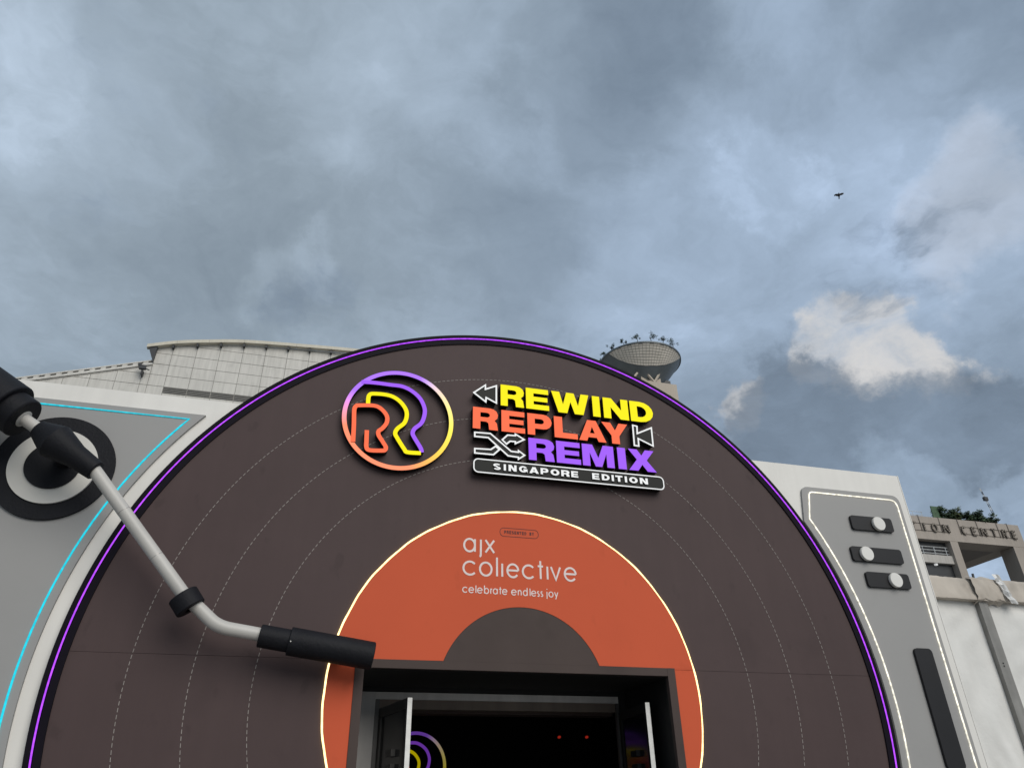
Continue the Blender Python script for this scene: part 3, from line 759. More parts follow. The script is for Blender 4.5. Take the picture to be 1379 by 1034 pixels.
leaf(.93, 1.14, 1.105, .22, 'narrow dark glass door leaf swung out at the left of the entrance')
l2 = leaf(3.74, 1.14, 3.672, .24, 'narrow dark glass door leaf folded against the right side of the entrance', fm='interior')
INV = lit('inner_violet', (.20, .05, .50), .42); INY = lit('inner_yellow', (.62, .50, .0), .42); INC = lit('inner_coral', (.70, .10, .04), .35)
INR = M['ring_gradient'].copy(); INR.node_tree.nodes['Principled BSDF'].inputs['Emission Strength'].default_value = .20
lg = logo(2.20, 2.30, .545, 6.9, 7.0, 'inner_logo_sign', 'dim round logo sign with coloured letter strokes on the wall inside the entrance', .10, (INR, INV, INY, INC))
def room_lamp(x, z, y, label):
    o = empty('ceiling_spotlight', (x, y, z)); tag(o, label, 'lamp', 'red spotlights inside the entrance')
    MB().tube([(x, y, z-.02), (x, y+.10, z+.06)], [.05, .06], 14).build('housing', 'interior', o)
    MB().tube([(x, y-.004, z-.026), (x, y, z-.021)], .03, 12).build('lens', LAMP, o)
    MB().tube([(x, y+.06, z+.05), (x, y+.06, 3.42)], .012, 8).build('hanger', 'interior', o)
LAMP = lit('lamp_red', (.5, .03, .015), .35)
p = fp(753, 990, 6); room_lamp(p.x, p.z, 6, 'small red spotlight glowing inside the entrance, left of two')
p = fp(790, 990, 6); room_lamp(p.x, p.z, 6, 'small red spotlight glowing inside the entrance, right of two')

# ------------------------------------------------------------------ white marquee at the right
M['canvas'] = mat('canvas', (.74, .735, .71), .75, .04, 1.6, .45, 6, stain=.02, streak=.03)
M['beam'] = mat('beam_cloth', (.50, .45, .39), .8, .12, 2.5, .30, 10, stain=.28)
M['beam_dirt'] = mat('beam_lower', (.36, .325, .285), .8, .12, 3, .3, 10, stain=.3)
M['post'] = mat('post_alu', (.27, .265, .25), .5, .12, 4, .1, 40, metal=.3, streak=.2, stain=.2)
M['plastic'] = mat('torn_plastic', (.66, .66, .65), .3, .08, 6, .3, 20)
M['bolt'] = mat('bolt_dark', (.03, .03, .03), .5, .1)
mq = empty('marquee', (12, 1.5, 0)); tag(mq, 'white canvas marquee with beige eave beam standing right of the turntable wall', 'marquee')
MY = 1.5
bz1 = 4.65; bz0 = 4.29
def cloth(x0, x1, z0, z1, y, name, seed, nx=60, nz=70):
    rnd = random.Random(seed); ph = [rnd.uniform(0, 6.28) for _ in range(12)]
    v = []; f = []
    for j in range(nz+1):
        for i in range(nx+1):
            x = x0+(x1-x0)*i/nx; z = z0+(z1-z0)*j/nz
            w = .022*math.sin(2.2*x+.6*z+ph[0])+.014*math.sin(5.1*x-1.1*z+ph[1])*math.sin(.8*z+ph[2])+.008*math.sin(9*x+3.5*z+ph[3])
            dg = (x-x0)*.8+(z1-z)*.55
            w += .010*math.sin(11*dg+ph[4])*math.exp(-((z-3.0)**2)*.8)+.007*math.sin(17*(x*.6-z*.9)+ph[5])*max(0, math.sin(1.7*z+2*x+ph[6]))
            w += .005*math.sin(26*(x*.9+z*.4)+ph[7])*max(0, math.sin(2.3*x-1.9*z+ph[8]))
            w *= 1.5*min(1, (z1-z)*4+.1)*min(1, (x-x0)*2.5+.08)*min(1, (x1-x)*2.5+.08)
            v.append((x, y+w, z))
    for j in range(nz):
        for i in range(nx):
            a = j*(nx+1)+i; f.append((a, a+1, a+nx+2, a+nx+1))
    return mesh(name, v, f, 'canvas', mq, smooth=True)
cloth(7.9, 10.06, 0, bz0+.02, MY+.08, 'canvas_sheet', 3)
cloth(10.20, 14.9, 0, bz0+.02, MY+.08, 'canvas_sheet', 5, 110)
post = MB().box(10.055, 10.225, MY, MY+.14, 0, bz0-.001).build('post', 'post', mq)
for z in (3.38, 3.34): MB().tube([(10.13, MY-.006, z), (10.13, MY+.002, z)], .012, 8).build('bolt', 'bolt', post)
MB().box(14.9, 15.07, MY, MY+.14, 0, bz0-.001).build('post', 'post', mq)
def beam(x0, x1, seed):
    rnd = random.Random(seed); n = 40; prof = [(MY+.16, bz1-.03), (MY+.02, bz1), (MY-.02, bz1-.06), (MY-.025, bz0+.12), (MY-.05, bz0+.07), (MY-.05, bz0+.005), (MY+.0, bz0), (MY+.16, bz0+.002)]
    v = []; f = []
    for i in range(n+1):
        x = x0+(x1-x0)*i/n
        for (y, z) in prof: v.append((x, y+rnd.uniform(-.006, .006), z+.006*math.sin(3*x+y*20+seed)+rnd.uniform(-.004, .004)))
    k = len(prof)
    for i in range(n):
        for j in range(k-1): f.append((i*k+j, i*k+j+1, (i+1)*k+j+1, (i+1)*k+j))
    mesh('eave_beam', v, f, 'beam', mq, smooth=True)
beam(7.9, 10.16, 1); beam(10.165, 15.1, 2)
# crumpled sleeve round the beam joint
v = []; f = []; rnd = random.Random(9); n = 14; k = 9
for i in range(n+1):
    x = 9.98+.50*i/n
    for j in range(k):
        q = R(150-300*j/(k-1)*.75); 
        y = MY-.055-.025*math.cos((j-4)/4*1.4)+rnd.uniform(-.010, .010) if 0 < j < k-1 else MY+.05
        z = bz1+.03-(bz1-bz0+.07)*j/(k-1)+rnd.uniform(-.008, .008)+.014*math.sin(i*.8+j*.7)
        v.append((x+rnd.uniform(-.012, .012)+.02*j/k, y, z))
for i in range(n):
    for j in range(k-1): f.append((i*k+j, i*k+j+1, (i+1)*k+j+1, (i+1)*k+j))
mesh('beam_wrap', v, f, 'beam', mq, smooth=True)
v = []; f = []
for j in range(9):
    z = bz1+.04-.44*j/8
    for i in range(4):
        v.append((10.40+.045*j/2+.05*i+rnd.uniform(-.015, .015), MY-.10-.02*math.sin(i*1.5)+rnd.uniform(-.02, .02), z+rnd.uniform(-.012, .012)))
for j in range(8):
    for i in range(3): f.append((j*4+i, j*4+i+1, j*4+i+5, j*4+i+4))
mesh('torn_plastic', v, f, 'plastic', mq)
MB().box(7.9, 15.1, MY+.16, 12, bz0+.1, bz0+.16).build('roof_sheet', 'canvas', mq)
MB().tube([(10.12, MY, bz1-.02), (10.13, MY, bz1+.07)], .018, 8).build('peg', 'bolt', mq)

# ------------------------------------------------------------------ pale panelled building behind, left
M['cladding'] = mat('cladding', (.60, .585, .545), .6, .05, .5, .03, 2, streak=.16, stain=.12)
M['clad_joint'] = mat('clad_joint', (.27, .265, .25), .8, .1)
M['eave'] = mat('eave_cream', (.60, .565, .47), .6, .06, 1, .02, 4, streak=.1)
M['dark_metal'] = mat('dark_metal', (.03, .033, .037), .5, .15, 2)
M['grille'] = mat('grille', (.16, .155, .145), .7, .1, 2)
BY = 37.5
bld = empty('panelled_building', (-8, BY, 0)); tag(bld, 'pale panelled building with curved roof edge rising behind the wall at left', 'building')
xL = fp(206, 490, BY).x
eave_px = [(199, 464), (240, 459.5), (283, 458.2), (330, 458.5), (400, 463.5), (475, 470), (545, 478), (620, 489), (700, 503)]
ev = smooth_path([xz(*p, BY-.3) for p in eave_px], 5)
wt = smooth_path([xz(p[0], p[1]+6.5, BY) for p in eave_px], 5)
slope_px = [(-60, 526), (30, 515.5), (100, 505), (160, 497.5), (206, 491)]
sl2 = [xz(*p, BY) for p in slope_px]
def topz(x):
    P = sl2 if x < xL else wt
    if x <= P[0][0]: return P[0][1]
    for a, b in zip(P, P[1:]):
        if a[0] <= x <= b[0]: return a[1]+(b[1]-a[1])*(x-a[0])/(b[0]-a[0])
    return P[-1][1]
out = [(xL, 0)]+[(p[0], p[1]) for p in wt if p[0] > xL]
outl = [(sl2[0][0], 0)]+sl2[:-1]+[(xL-.002, sl2[-1][1]), (xL-.002, 0)]
MB().prism([[(xL, 0), (xL, topz(xL+.01))]+[p for p in wt if p[0] > xL]+[(wt[-1][0], 0)]], BY, BY+22).build('wall_backing', 'clad_joint', bld)
MB().prism([outl], BY, BY+22).build('wall_backing', 'clad_joint', bld)
cols = [-10.70+1.458*k for k in range(-6, 12)]
rows = [26.55-.825*3, 26.55-.825*2, 26.55-.825, 26.55, 26.55+.825, 26.55+.825*2, 26.55+.825*3, 26.55+.825*4, 26.55+.825*5]
def clip_top(x0, x1, z0, z1, g=.016):                                # panel rectangle cut by the roof line
    x0 += g; x1 -= g; z0 += g; z1 -= g
    n = 4; top = []
    xs_ = [x0+(x1-x0)*k/n for k in range(n+1)]
    tp_ = [min(z1, topz(x)-.02) for x in xs_]
    if max(tp_) < z0+.05: return None
    return [(x0, z0), (x1, z0)]+[(x, max(tz_, z0+.002)) for x, tz_ in reversed(list(zip(xs_, tp_)))]
edges = sorted(set([c for c in cols]+[xL]))
for a, b in zip(edges, edges[1:]):
    for r0, r1 in zip(rows, rows[1:]):
        q = clip_top(a, b, r0, r1)
        if q: MB().prism([q], BY-.03-random.uniform(0, .006), BY+.002).build('wall_panel', 'cladding', bld)
    MB().prism([[(a+.02, 0), (b-.02, 0), (b-.02, rows[0]-.02), (a+.02, rows[0]-.02)]], BY-.03, BY+.002).build('wall_panel', 'cladding', bld)
# eave fascia in lengths
seg = [ev[k:k+6] for k in range(0, len(ev)-1, 5)]
for s_ in seg:
    if len(s_) < 2: continue
    u = s_[:]; lo_ = [(p[0], p[1]-.24) for p in u]
    du = Vector((u[-1][0]-u[0][0], u[-1][1]-u[0][1])).normalized()*.012
    u[-1] = (u[-1][0]-du.x, u[-1][1]-du.y); lo_[-1] = (lo_[-1][0]-du.x, lo_[-1][1]-du.y)
    MB().prism([lo_+u[::-1]], BY-.40, BY-.06).build('eave_fascia', 'eave', bld)
for k, c in enumerate(edges):
    if c < xL+.3: continue
    z = topz(c); MB().box(c-.06, c+.06, BY-.33, BY-.031, z-.28, z-.06).build('eave_clip', 'dark_metal', bld)
tri = [xz(200, 466, BY-.1), xz(213, 468, BY-.1), xz(206, 488.5, BY-.1)]
MB().prism([tri], BY-.30, BY+8).build('eave_bracket', 'dark_metal', bld)
# slatted edge of the low sloping roof
A = Vector(sl2[0]); B = Vector(sl2[-1]); d = (B-A).normalized(); nn = Vector((-d.y, d.x)); Lg = (B-A).length
for off, h_ in ((-.05, .15), (.22, .08)):
    q = [A+nn*off, B+nn*off, B+nn*(off+h_), A+nn*(off+h_)]
    MB().prism([[tuple(p) for p in q]], BY-.14, BY-.03).build('roof_edge_rail', 'cladding', bld)
MB().prism([[tuple(p) for p in (A+nn*.05, B+nn*.05, B+nn*.24, A+nn*.24)]], BY-.03, BY+.3).build('roof_edge_backing', 'grille', bld)
k = 0; s_ = .3
while s_ < Lg-.2:
    q = [A+d*s_+nn*.112, A+d*(s_+.30)+nn*.112, A+d*(s_+.36)+nn*.218, A+d*(s_+.06)+nn*.218]
    MB().prism([[tuple(p) for p in q]], BY-.12, BY-.04).build('roof_edge_slat', 'cladding', bld); s_ += .62
q = [A+nn*-.12, B+nn*-.12, B+nn*-.09, A+nn*-.09]
MB().prism([[tuple(p) for p in q]], BY-.06, BY-.032).build('roof_edge_rail', 'cladding', bld)
# dark louvre band low on the wall
z0 = 25.28; z1 = 25.74
for k in range(6):
    a_ = -10.70+1.458*2*k/2; 
    for j in range(4):
        MB().box(a_+.03, a_+1.43, BY-.09, BY-.031, z0+j*.115, z0+j*.115+.075).build('louvre_slat', 'grille', bld)
fl = empty('roof_floodlight', fp(192, 498, BY-.5)); tag(fl, 'small dark floodlight on the sloping roof edge of the panelled building', 'lamp')
c = fp(192, 496, BY-.5)
MB().box(c.x-.22, c.x+.18, c.y-.1, c.y+.12, c.z-.05, c.z+.22).build('lamp_head', 'dark_metal', fl)
MB().box(c.x-.30, c.x-.1, c.y-.12, c.y+.1, c.z+.16, c.z+.30).build('visor', 'dark_metal', fl)
MB().box(c.x-.05, c.x+.03, c.y-.02, c.y+.5, c.z-.40, c.z-.04).build('bracket', 'dark_metal', fl)
MB().bar((c.x+.1, c.y, c.z+.02), (c.x+.42, c.y, c.z-.06), .04).build('arm', 'dark_metal', fl)

# ------------------------------------------------------------------ foliage helper
M['leaf'] = mat('leaf', (.050, .085, .035), .6, .35, 1.2)
M['leaf_dark'] = mat('leaf_dark', (.028, .050, .026), .6, .35, 1.2)
M['leaf_light'] = mat('leaf_light', (.13, .15, .065), .6, .35, 1.2)
M['bark'] = mat('bark', (.06, .05, .04), .9, .2, 4)
def shrub(name, base, h, w, label, cat, group, leaves=130, mats=('leaf', 'leaf_dark'), palm=False, size=.16, seed=0, trunk=.35):
    rnd = random.Random(seed); root = empty(name, base); tag(root, label, cat, group); b = Vector(base)
    tr = MB()
    tops = []
    for k in range(3):
        e_ = b+Vector((rnd.uniform(-.25, .25)*w, rnd.uniform(-.25, .25)*w, h*rnd.uniform(.5, .8)))
        tr.tube([b, b+Vector((rnd.uniform(-.03, .03), 0, h*trunk)), e_], [h*.035, h*.028, h*.012], 6); tops.append(e_)
    tr.build('trunk', 'bark', root)
    cr = MB()
    cl = [(b+Vector((rnd.gauss(0, .26)*w, rnd.gauss(0, .26)*w, h*rnd.uniform(trunk+.05, .88))), rnd.uniform(.16, .30)*w) for _ in range(9)]
    for k in range(leaves):
        c0, r0 = rnd.choice(cl)
        c = c0+Vector((rnd.gauss(0, .42), rnd.gauss(0, .42), rnd.gauss(0, .36)))*r0
        u = Vector((rnd.gauss(0, 1), rnd.gauss(0, 1), rnd.gauss(0, .7))).normalized(); v_ = u.orthogonal().normalized(); s = size*rnd.uniform(.6, 1.4)
        cr.add([c-u*s, c+v_*s*.42, c+u*s, c-v_*s*.42], [(0, 1, 2, 3)], rnd.choice((0, 0, 1)))
    cr.build('crown', list(mats), root)
    return root

# ------------------------------------------------------------------ distant tower with saucer
M['tower'] = mat('tower_beige', (.47, .41, .34), .75, .06, .08, .02, 1, streak=.08)
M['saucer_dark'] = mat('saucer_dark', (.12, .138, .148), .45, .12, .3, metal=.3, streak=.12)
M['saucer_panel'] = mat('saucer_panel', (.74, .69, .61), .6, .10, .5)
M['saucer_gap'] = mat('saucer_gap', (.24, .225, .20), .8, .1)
M['glass_dark'] = mat('glass_dark', (.03, .035, .04), .2, .2, 2)
tw = empty('tower', (90, 165, 0)); tag(tw, 'beige high-rise tower crowned by a dark flared saucer, behind the record', 'tower')
TD = 200.0; taz = R(27.85)
SC = Vector((TD*math.sin(taz), TD*math.cos(taz)-7.5, 0))
HZ0, HZ1, R0_, R1_ = 113.6, 123.7, 5.2, 12.75
front = math.atan2(CAM.y-SC.y, CAM.x-SC.x)                           # direction from the saucer to the viewer
def spt(th, t_, off=0.0):
    r = R0_+(R1_-R0_)*t_+off; q = front+th
    return Vector((SC.x+r*math.cos(q), SC.y+r*math.sin(q), HZ0+(HZ1-HZ0)*t_))
bpts = []
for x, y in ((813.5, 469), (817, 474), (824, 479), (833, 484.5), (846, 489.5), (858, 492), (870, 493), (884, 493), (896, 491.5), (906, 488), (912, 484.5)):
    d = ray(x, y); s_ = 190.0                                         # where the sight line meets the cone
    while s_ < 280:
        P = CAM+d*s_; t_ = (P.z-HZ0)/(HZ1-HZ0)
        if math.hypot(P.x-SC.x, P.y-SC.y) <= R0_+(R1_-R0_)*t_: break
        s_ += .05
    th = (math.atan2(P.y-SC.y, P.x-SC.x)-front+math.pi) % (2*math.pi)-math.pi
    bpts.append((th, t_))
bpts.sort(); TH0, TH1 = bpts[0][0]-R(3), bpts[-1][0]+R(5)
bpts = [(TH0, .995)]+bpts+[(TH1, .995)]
def tb(th):                                                          # lower edge of the pale panel field, a tilted cut
    for a, b in zip(bpts, bpts[1:]):
        if a[0] <= th <= b[0]: return min(.995, a[1]+(b[1]-a[1])*(th-a[0])/max(1e-6, b[0]-a[0]))
    return .995
n = 96; v = []; f = []
for k in range(n):
    th = -math.pi+2*math.pi*k/n; m = 8
    for j in range(m+1): v.append(spt(th, j/m))
m = 9
for k in range(n):
    for j in range(8): a = k*m+j; b = ((k+1) % n)*m+j; f.append((a, b, b+1, a+1))
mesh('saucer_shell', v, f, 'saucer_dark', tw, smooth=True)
mb = MB()
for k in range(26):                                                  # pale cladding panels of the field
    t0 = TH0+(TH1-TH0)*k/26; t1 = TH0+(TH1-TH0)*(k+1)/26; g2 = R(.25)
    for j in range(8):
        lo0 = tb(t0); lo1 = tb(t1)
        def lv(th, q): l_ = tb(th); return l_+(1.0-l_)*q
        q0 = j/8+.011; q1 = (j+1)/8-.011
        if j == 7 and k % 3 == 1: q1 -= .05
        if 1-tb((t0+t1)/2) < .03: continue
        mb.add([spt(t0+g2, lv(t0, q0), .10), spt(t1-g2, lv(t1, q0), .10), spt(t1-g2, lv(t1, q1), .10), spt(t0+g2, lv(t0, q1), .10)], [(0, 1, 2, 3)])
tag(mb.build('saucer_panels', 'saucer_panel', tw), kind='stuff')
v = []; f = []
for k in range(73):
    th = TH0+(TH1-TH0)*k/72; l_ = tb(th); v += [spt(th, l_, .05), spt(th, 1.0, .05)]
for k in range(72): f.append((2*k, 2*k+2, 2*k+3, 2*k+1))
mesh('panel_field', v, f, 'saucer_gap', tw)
v = []; f = []
for k in range(n):
    q = 2*math.pi*k/n
    for r, z in ((R1_-.6, HZ1-.2), (R1_+.25, HZ1-.1), (R1_+.3, HZ1+.35), (R1_-.6, HZ1+.35)): v.append((SC.x+r*math.cos(q), SC.y+r*math.sin(q), z))
for k in range(n):
    for j in range(4): a = k*4+j; b = k*4+(j+1) % 4; c2 = ((k+1) % n)*4; f.append((a, b, c2+(j+1) % 4, c2+j))
mesh('saucer_rim', v, f, 'saucer_dark', tw)
MB().prism([[(SC.x+R0_*math.cos(q), SC.y+R0_*math.sin(q)) for q in [2*math.pi*k/40 for k in range(40)]]], 0, 1).build('core', 'saucer_dark', tw)
bpy.data.objects.remove([o for o in tw.children if o.name.startswith('core')][0])
v = [(SC.x+R0_*1.0*math.cos(2*math.pi*k/40), SC.y+R0_*math.sin(2*math.pi*k/40), z) for z in (105, HZ0+.05) for k in range(40)]
mesh('core', v, [(k, (k+1) % 40, 40+(k+1) % 40, 40+k) for k in range(40)]+[tuple(range(40, 80))], 'saucer_dark', tw, smooth=True)
BD = 168.0-7.5
bx = fp(911, 518, BD); zb_ = bx.z
body = MB().box(bx.x-46, bx.x, BD, BD+36, 0, zb_).build('tower_body', 'tower', tw)
for z in [zb_-6-4*k for k in range(26)]:
    for j in range(9):
        MB().box(bx.x-43+j*4.7, bx.x-40+j*4.7, BD-.12, BD+.02, z, z+1.9).build('window', 'glass_dark', body)
    if z < 30: break
pb = fp(864, 512, BD+3); pe = fp(889, 507, BD+3)
MB().box(pb.x, pe.x, BD+3, BD+9, zb_-.5, pe.z).build('plinth_block', 'tower', tw)
tzp = lambda x, y: (790+x/9.85, 440+y/9.85)
for a_, b_ in (((900, 738), (800, 622)), ((900, 738), (972, 612)), ((628, 672), (672, 615))):
    MB().bar(fp(*tzp(*a_), BD+1.5), fp(*tzp(*b_), BD+2.4), .40).build('strut', 'tower', tw)
MB().box(fp(889, 512, BD+6).x, fp(898, 512, BD+6).x+.6, BD+5, BD+8, zb_-.5, fp(895, 512, BD+5).z).build('roof_plant', 'dark_metal', tw)
trees = ((-78, '', 2.0), (-60, '', 2.2), (-40, '', 2.4), (-19, '', 2.0), (1, '', 2.9), (20, '', 3.0), (39, '', 2.9), (60, '', 3.0))
names = ('leftmost', 'second from left', 'third from left', 'fourth from left', 'fifth from left', 'sixth from left', 'seventh from left', 'rightmost')
for k, (deg, _, h) in enumerate(trees):
    p = spt(R(deg), 1.0, -.25); p.z = HZ1+.5
    shrub('rim_tree', tuple(p), h, h*.95, names[k]+' small tree on the rim of the saucer tower', 'tree', 'trees on the saucer rim', 260, ('leaf_dark', 'leaf'), size=.26, seed=40+k, trunk=.3)

# ------------------------------------------------------------------ convention building at the right
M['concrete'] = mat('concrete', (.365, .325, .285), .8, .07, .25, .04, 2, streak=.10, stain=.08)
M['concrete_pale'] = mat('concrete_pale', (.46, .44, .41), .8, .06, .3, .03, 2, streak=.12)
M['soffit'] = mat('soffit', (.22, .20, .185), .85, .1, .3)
M['letter_frame'] = mat('letter_frame', (.085, .068, .052), .55, .25, 3)
M['letter_pale'] = mat('letter_pale', (.42, .38, .32), .5, .2, 3)
M['green_net'] = mat('green_net', (.055, .11, .06), .7, .2, 3)
M['rail'] = mat('rail_pale', (.55, .57, .58), .5, .1, 3)
KY = 52.5
cv = empty('convention_building', (68, KY, 0)); tag(cv, 'beige concrete building with long roof beam on open columns at far right', 'building')
KX0, KX1 = 48.0, 76.35; KZ0, KZ1 = 25.86, 28.43
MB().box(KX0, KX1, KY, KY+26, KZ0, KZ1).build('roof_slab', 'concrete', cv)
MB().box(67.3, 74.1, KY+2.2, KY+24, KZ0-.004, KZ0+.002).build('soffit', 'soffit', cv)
MB().box(66.0, 67.0, KY+.02, KY+2.3, 0, KZ0-.003).build('column', 'concrete', cv)
MB().box(74.55, 76.33, KY+.02, KY+1.8, 0, KZ0-.003).build('column', 'concrete', cv)
MB().box(KX0, 65.98, KY+.75, KY+25, 0, KZ0-.003).build('opening_shade', 'dark_metal', cv)  # dark block, its colour stands in for the shade in the openings
pz1 = fp(1284, 747, KY+.6).z; pz0 = fp(1284, 760.5, KY+.6).z
MB().box(KX0, 65.97, KY+.3, KY+.745, pz0, pz1-.25).build('parapet', 'concrete_pale', cv)
MB().box(KX0, 65.97, KY+.3, KY+.745, pz0-6.2, pz0-2.4).build('parapet', 'concrete_pale', cv)
for z in (pz1+.0, pz1+.35, pz1+.7): MB().bar((KX0, KY+.55, z), (65.9, KY+.55, z), .045).build('guard_rail', 'rail', cv)
for k in range(12): MB().bar((65.6-1.5*k, KY+.55, pz1-.3), (65.6-1.5*k, KY+.55, pz1+.72), .05).build('guard_post', 'rail', cv)
lp = fp(1254, 760.5, KY+1.2); MB().box(lp.x-.12, lp.x+.12, KY+.45, KY+.7, pz0-.2, pz0-.02).build('wall_lamp', 'sign_white', cv)
# lettering on the beam, lattice frames on two rails
sg = empty('roof_sign', (69, KY-.4, 26.6)); tag(sg, 'lattice frame capital letters on rails along the beige roof beam', 'sign')
SK = {'T': [[(.5, 0), (.5, 1)], [(0, 1), (1, 1)]], 'I': [[(.5, 0), (.5, 1)]], 'O': [arcp(.5, .5, .5, .5, 0, 360, 14)], 'N': [[(0, 0), (0, 1)], [(0, 1), (1, 0)], [(1, 0), (1, 1)]],
      'C': [arcp(.55, .5, .55, .5, 50, 310, 10)], 'E': [[(0, 0), (0, 1)], [(0, 1), (1, 1)], [(0, .5), (.85, .5)], [(0, 0), (1, 0)]],
      'R': [[(0, 0), (0, 1)], [(0, 1), (.7, 1), (1, .78), (.7, .5), (0, .5)], [(.45, .5), (1, 0)]]}
KL0, KL1 = 26.68, 27.70
def lattice_letter(ch, x0, x1):
    mb = MB(); y = KY-.17; hw = .085
    for s_ in SK[ch]:
        P = [Vector((x0+.09+p[0]*(x1-x0-.18), KL0+.09+p[1]*(KL1-KL0-.18))) for p in s_]
        mb.ribbon(P[:-1] if ch == 'O' else P, .17, y, y+.10, ch == 'O', 0, 0)
        acc = 0
        for a_, b_ in zip(P, P[1:]):
            d_ = b_-a_; l_ = d_.length; n_ = Vector((-d_.y, d_.x)).normalized()
            for j in range(max(1, int(l_/.24))):
                c_ = a_+d_*((j+.5)/max(1, int(l_/.24)))
                mb.add([(c_.x+n_.x*s1*.05+d_.x/l_*s2*.03, y-.012, c_.y+n_.y*s1*.05+d_.y/l_*s2*.03) for s1, s2 in ((-1, -1), (1, -1), (1, 1), (-1, 1))], [(0, 1, 2, 3)], 1)
    mb.build('letter', ['letter_frame', 'letter_pale'], sg)
for ch, a_, b_ in (('T', 61.1, 62.1), ('I', 62.9, 63.2), ('O', 64.0, 64.8), ('N', 65.5, 66.35), ('C', 67.95, 68.65), ('E', 69.3, 70.0), ('N', 70.6, 71.4), ('T', 72.0, 72.75), ('R', 73.5, 74.2), ('E', 74.85, 75.5)):
    lattice_letter(ch, a_, b_)
for a_, b_ in ((60.8, 66.4), (67.9, 75.55)):
    for z in (KL0+.12, KL1-.10): MB().bar((a_, KY-.05, z), (b_, KY-.05, z), .022).build('rail', 'letter_frame', sg)
for x in (60.9, 62.7, 65.35, 67.85, 70.4, 73.2, 74.7):
    MB().tube([(x, KY-.06, KL0+.05), (x, KY-.06, KZ1+.05), (x-.05, KY+.3, KZ1+.08)], .03, 6).build('hanger_rod', 'letter_frame', sg)
# roof planting, netting board, railing, mast
hx = [66.55+.60*k for k in range(14)]
for k, x in enumerate(hx):
    nm = ('first', 'second', 'third', 'fourth', 'fifth', 'sixth', 'seventh', 'eighth', 'ninth', 'tenth', 'eleventh', 'twelfth', 'thirteenth', 'fourteenth', 'fifteenth')[k]
    shrub('roof_shrub', (x, KY+.75+.3*(k % 2), KZ1), 1.7+.22*math.sin(k*1.7)-.045*k, 1.25, nm+' green shrub from the left in the planting above the roof letters', 'shrub', 'shrubs on the convention roof', 520,
          ('leaf', 'leaf_dark') if k not in (3, 4) else ('leaf_light', 'leaf'), size=.17, seed=90+k, trunk=.12)
p0 = fp(1262, 697, KY+.5); p1 = fp(1257, 681.5, KY+.5)
nb = MB(); nb.add([(p0.x-.42, KY+.5, KZ1), (p0.x+.55, KY+.5, KZ1), (p1.x+.45, KY+.5, p1.z), (p1.x-.42, KY+.5, p1.z), (p0.x-.42, KY+.6, KZ1), (p0.x+.55, KY+.6, KZ1), (p1.x+.45, KY+.6, p1.z), (p1.x-.42, KY+.6, p1.z)],
                 [(0, 1, 2, 3), (4, 7, 6, 5), (0, 4, 5, 1), (1, 5, 6, 2), (2, 6, 7, 3), (3, 7, 4, 0)])
tag(nb.build('green_board', 'green_net'), 'upright green board standing left of the roof shrubs', 'board')
rl = empty('roof_railing', (60, KY+.8, KZ1)); tag(rl, 'thin pale railing on the roof left of the green board', 'railing')
for z in (.45, .85): MB().bar((54, KY+.8, KZ1+z), (64.3, KY+.8, KZ1+z), .03).build('rail', 'rail', rl)
for k in range(9): MB().bar((64.2-1.2*k, KY+.8, KZ1), (64.2-1.2*k, KY+.8, KZ1+.88), .03).build('post', 'rail', rl)
ms = empty('lattice_mast', (73.5, KY+2, KZ1)); tag(ms, 'leaning black and white lattice mast above the roof shrubs', 'mast')
B0 = fp(1338.5, 693, KY+2); B1 = fp(1319.5, 657.5, KY+2); B0 = B0+(B0-B1)*.06
B0.z = KZ1 if B0.z < KZ1 else B0.z
d = (B1-B0); sx = Vector((.17, 0, .02))
n = 9
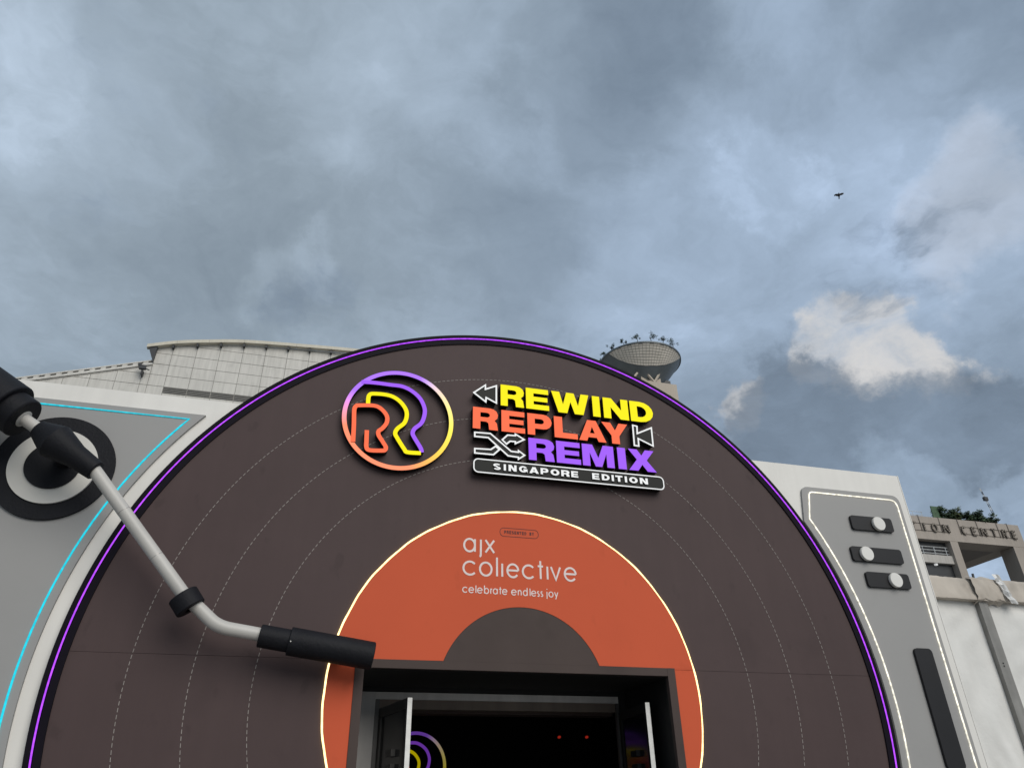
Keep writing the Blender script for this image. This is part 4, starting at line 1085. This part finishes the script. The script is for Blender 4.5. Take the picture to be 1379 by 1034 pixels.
for k in range(n):
    a_ = B0+d*k/n; b_ = B0+d*(k+1)/n; w0 = 1.0-.6*k/n; w1 = 1.0-.6*(k+1)/n
    mb = MB(); mb.bar(a_-sx*w0, b_-sx*w1, .035); mb.bar(a_+sx*w0, b_+sx*w1, .035); mb.bar(a_-sx*w0, b_+sx*w1, .03); mb.bar(a_+sx*w0, a_-sx*w0, .03)
    mb.build('mast_section', 'rail' if k % 2 == 0 else 'bolt', ms)
c = B0+d*.62; MB().box(c.x-.26, c.x+.26, c.y-.15, c.y+.15, c.z-.22, c.z+.22).build('mast_box', 'bolt', ms)
MB().bar((B0.x, B0.y, KZ1-.02), B0, .06).build('mast_foot', 'rail', ms)

# ------------------------------------------------------------------ bird
bp = CAM+ray(1129.6, 263)*62
M['bird'] = mat('bird_black', (.008, .008, .010), .7, .2, 5)
bird = empty('bird', bp); tag(bird, 'black bird gliding with spread wings against the clouds at right', 'bird')
def bpt(x, y, dz=0): return bp+R_*x+U_*y+W_*dz                        # bird banks towards the viewer
s = 62/F*1.0
def q(px, py, dz=0): return bpt((px-680)/23*s, -(py-515)/23*s, dz)
mb = MB(); pts = [q(680, 445), q(680, 475), q(684, 510), q(686, 550), q(687, 580)]
mb.tube(pts, [.012, .045, .075, .06, .03], 10); mb.build('body', 'bird', bird, True)
for poly in ([(676, 482), (640, 480), (590, 484), (562, 500), (548, 522), (558, 550), (580, 530), (600, 540), (640, 548), (680, 545)], [(686, 492), (720, 468), (760, 456), (800, 455), (812, 472), (800, 492), (760, 516), (720, 526), (686, 540)]):
    mb = MB(); a_ = [q(x, y, -.03) for x, y in poly]; b_ = [q(x, y, .0) for x, y in poly]; k = len(poly)
    mb.add(a_+b_, [tuple(range(k)), tuple(reversed(range(k, 2*k)))]+[(i, (i+1) % k, k+(i+1) % k, k+i) for i in range(k)])
    mb.build('wing', 'bird', bird)
mb = MB(); poly = [(678, 560), (695, 560), (706, 615), (690, 620), (670, 616)]; a_ = [q(x, y, -.01) for x, y in poly]; b_ = [q(x, y, .01) for x, y in poly]; k = 5
mb.add(a_+b_, [tuple(range(k)), tuple(reversed(range(k, 2*k)))]+[(i, (i+1) % k, k+(i+1) % k, k+i) for i in range(k)]); mb.build('tail', 'bird', bird)
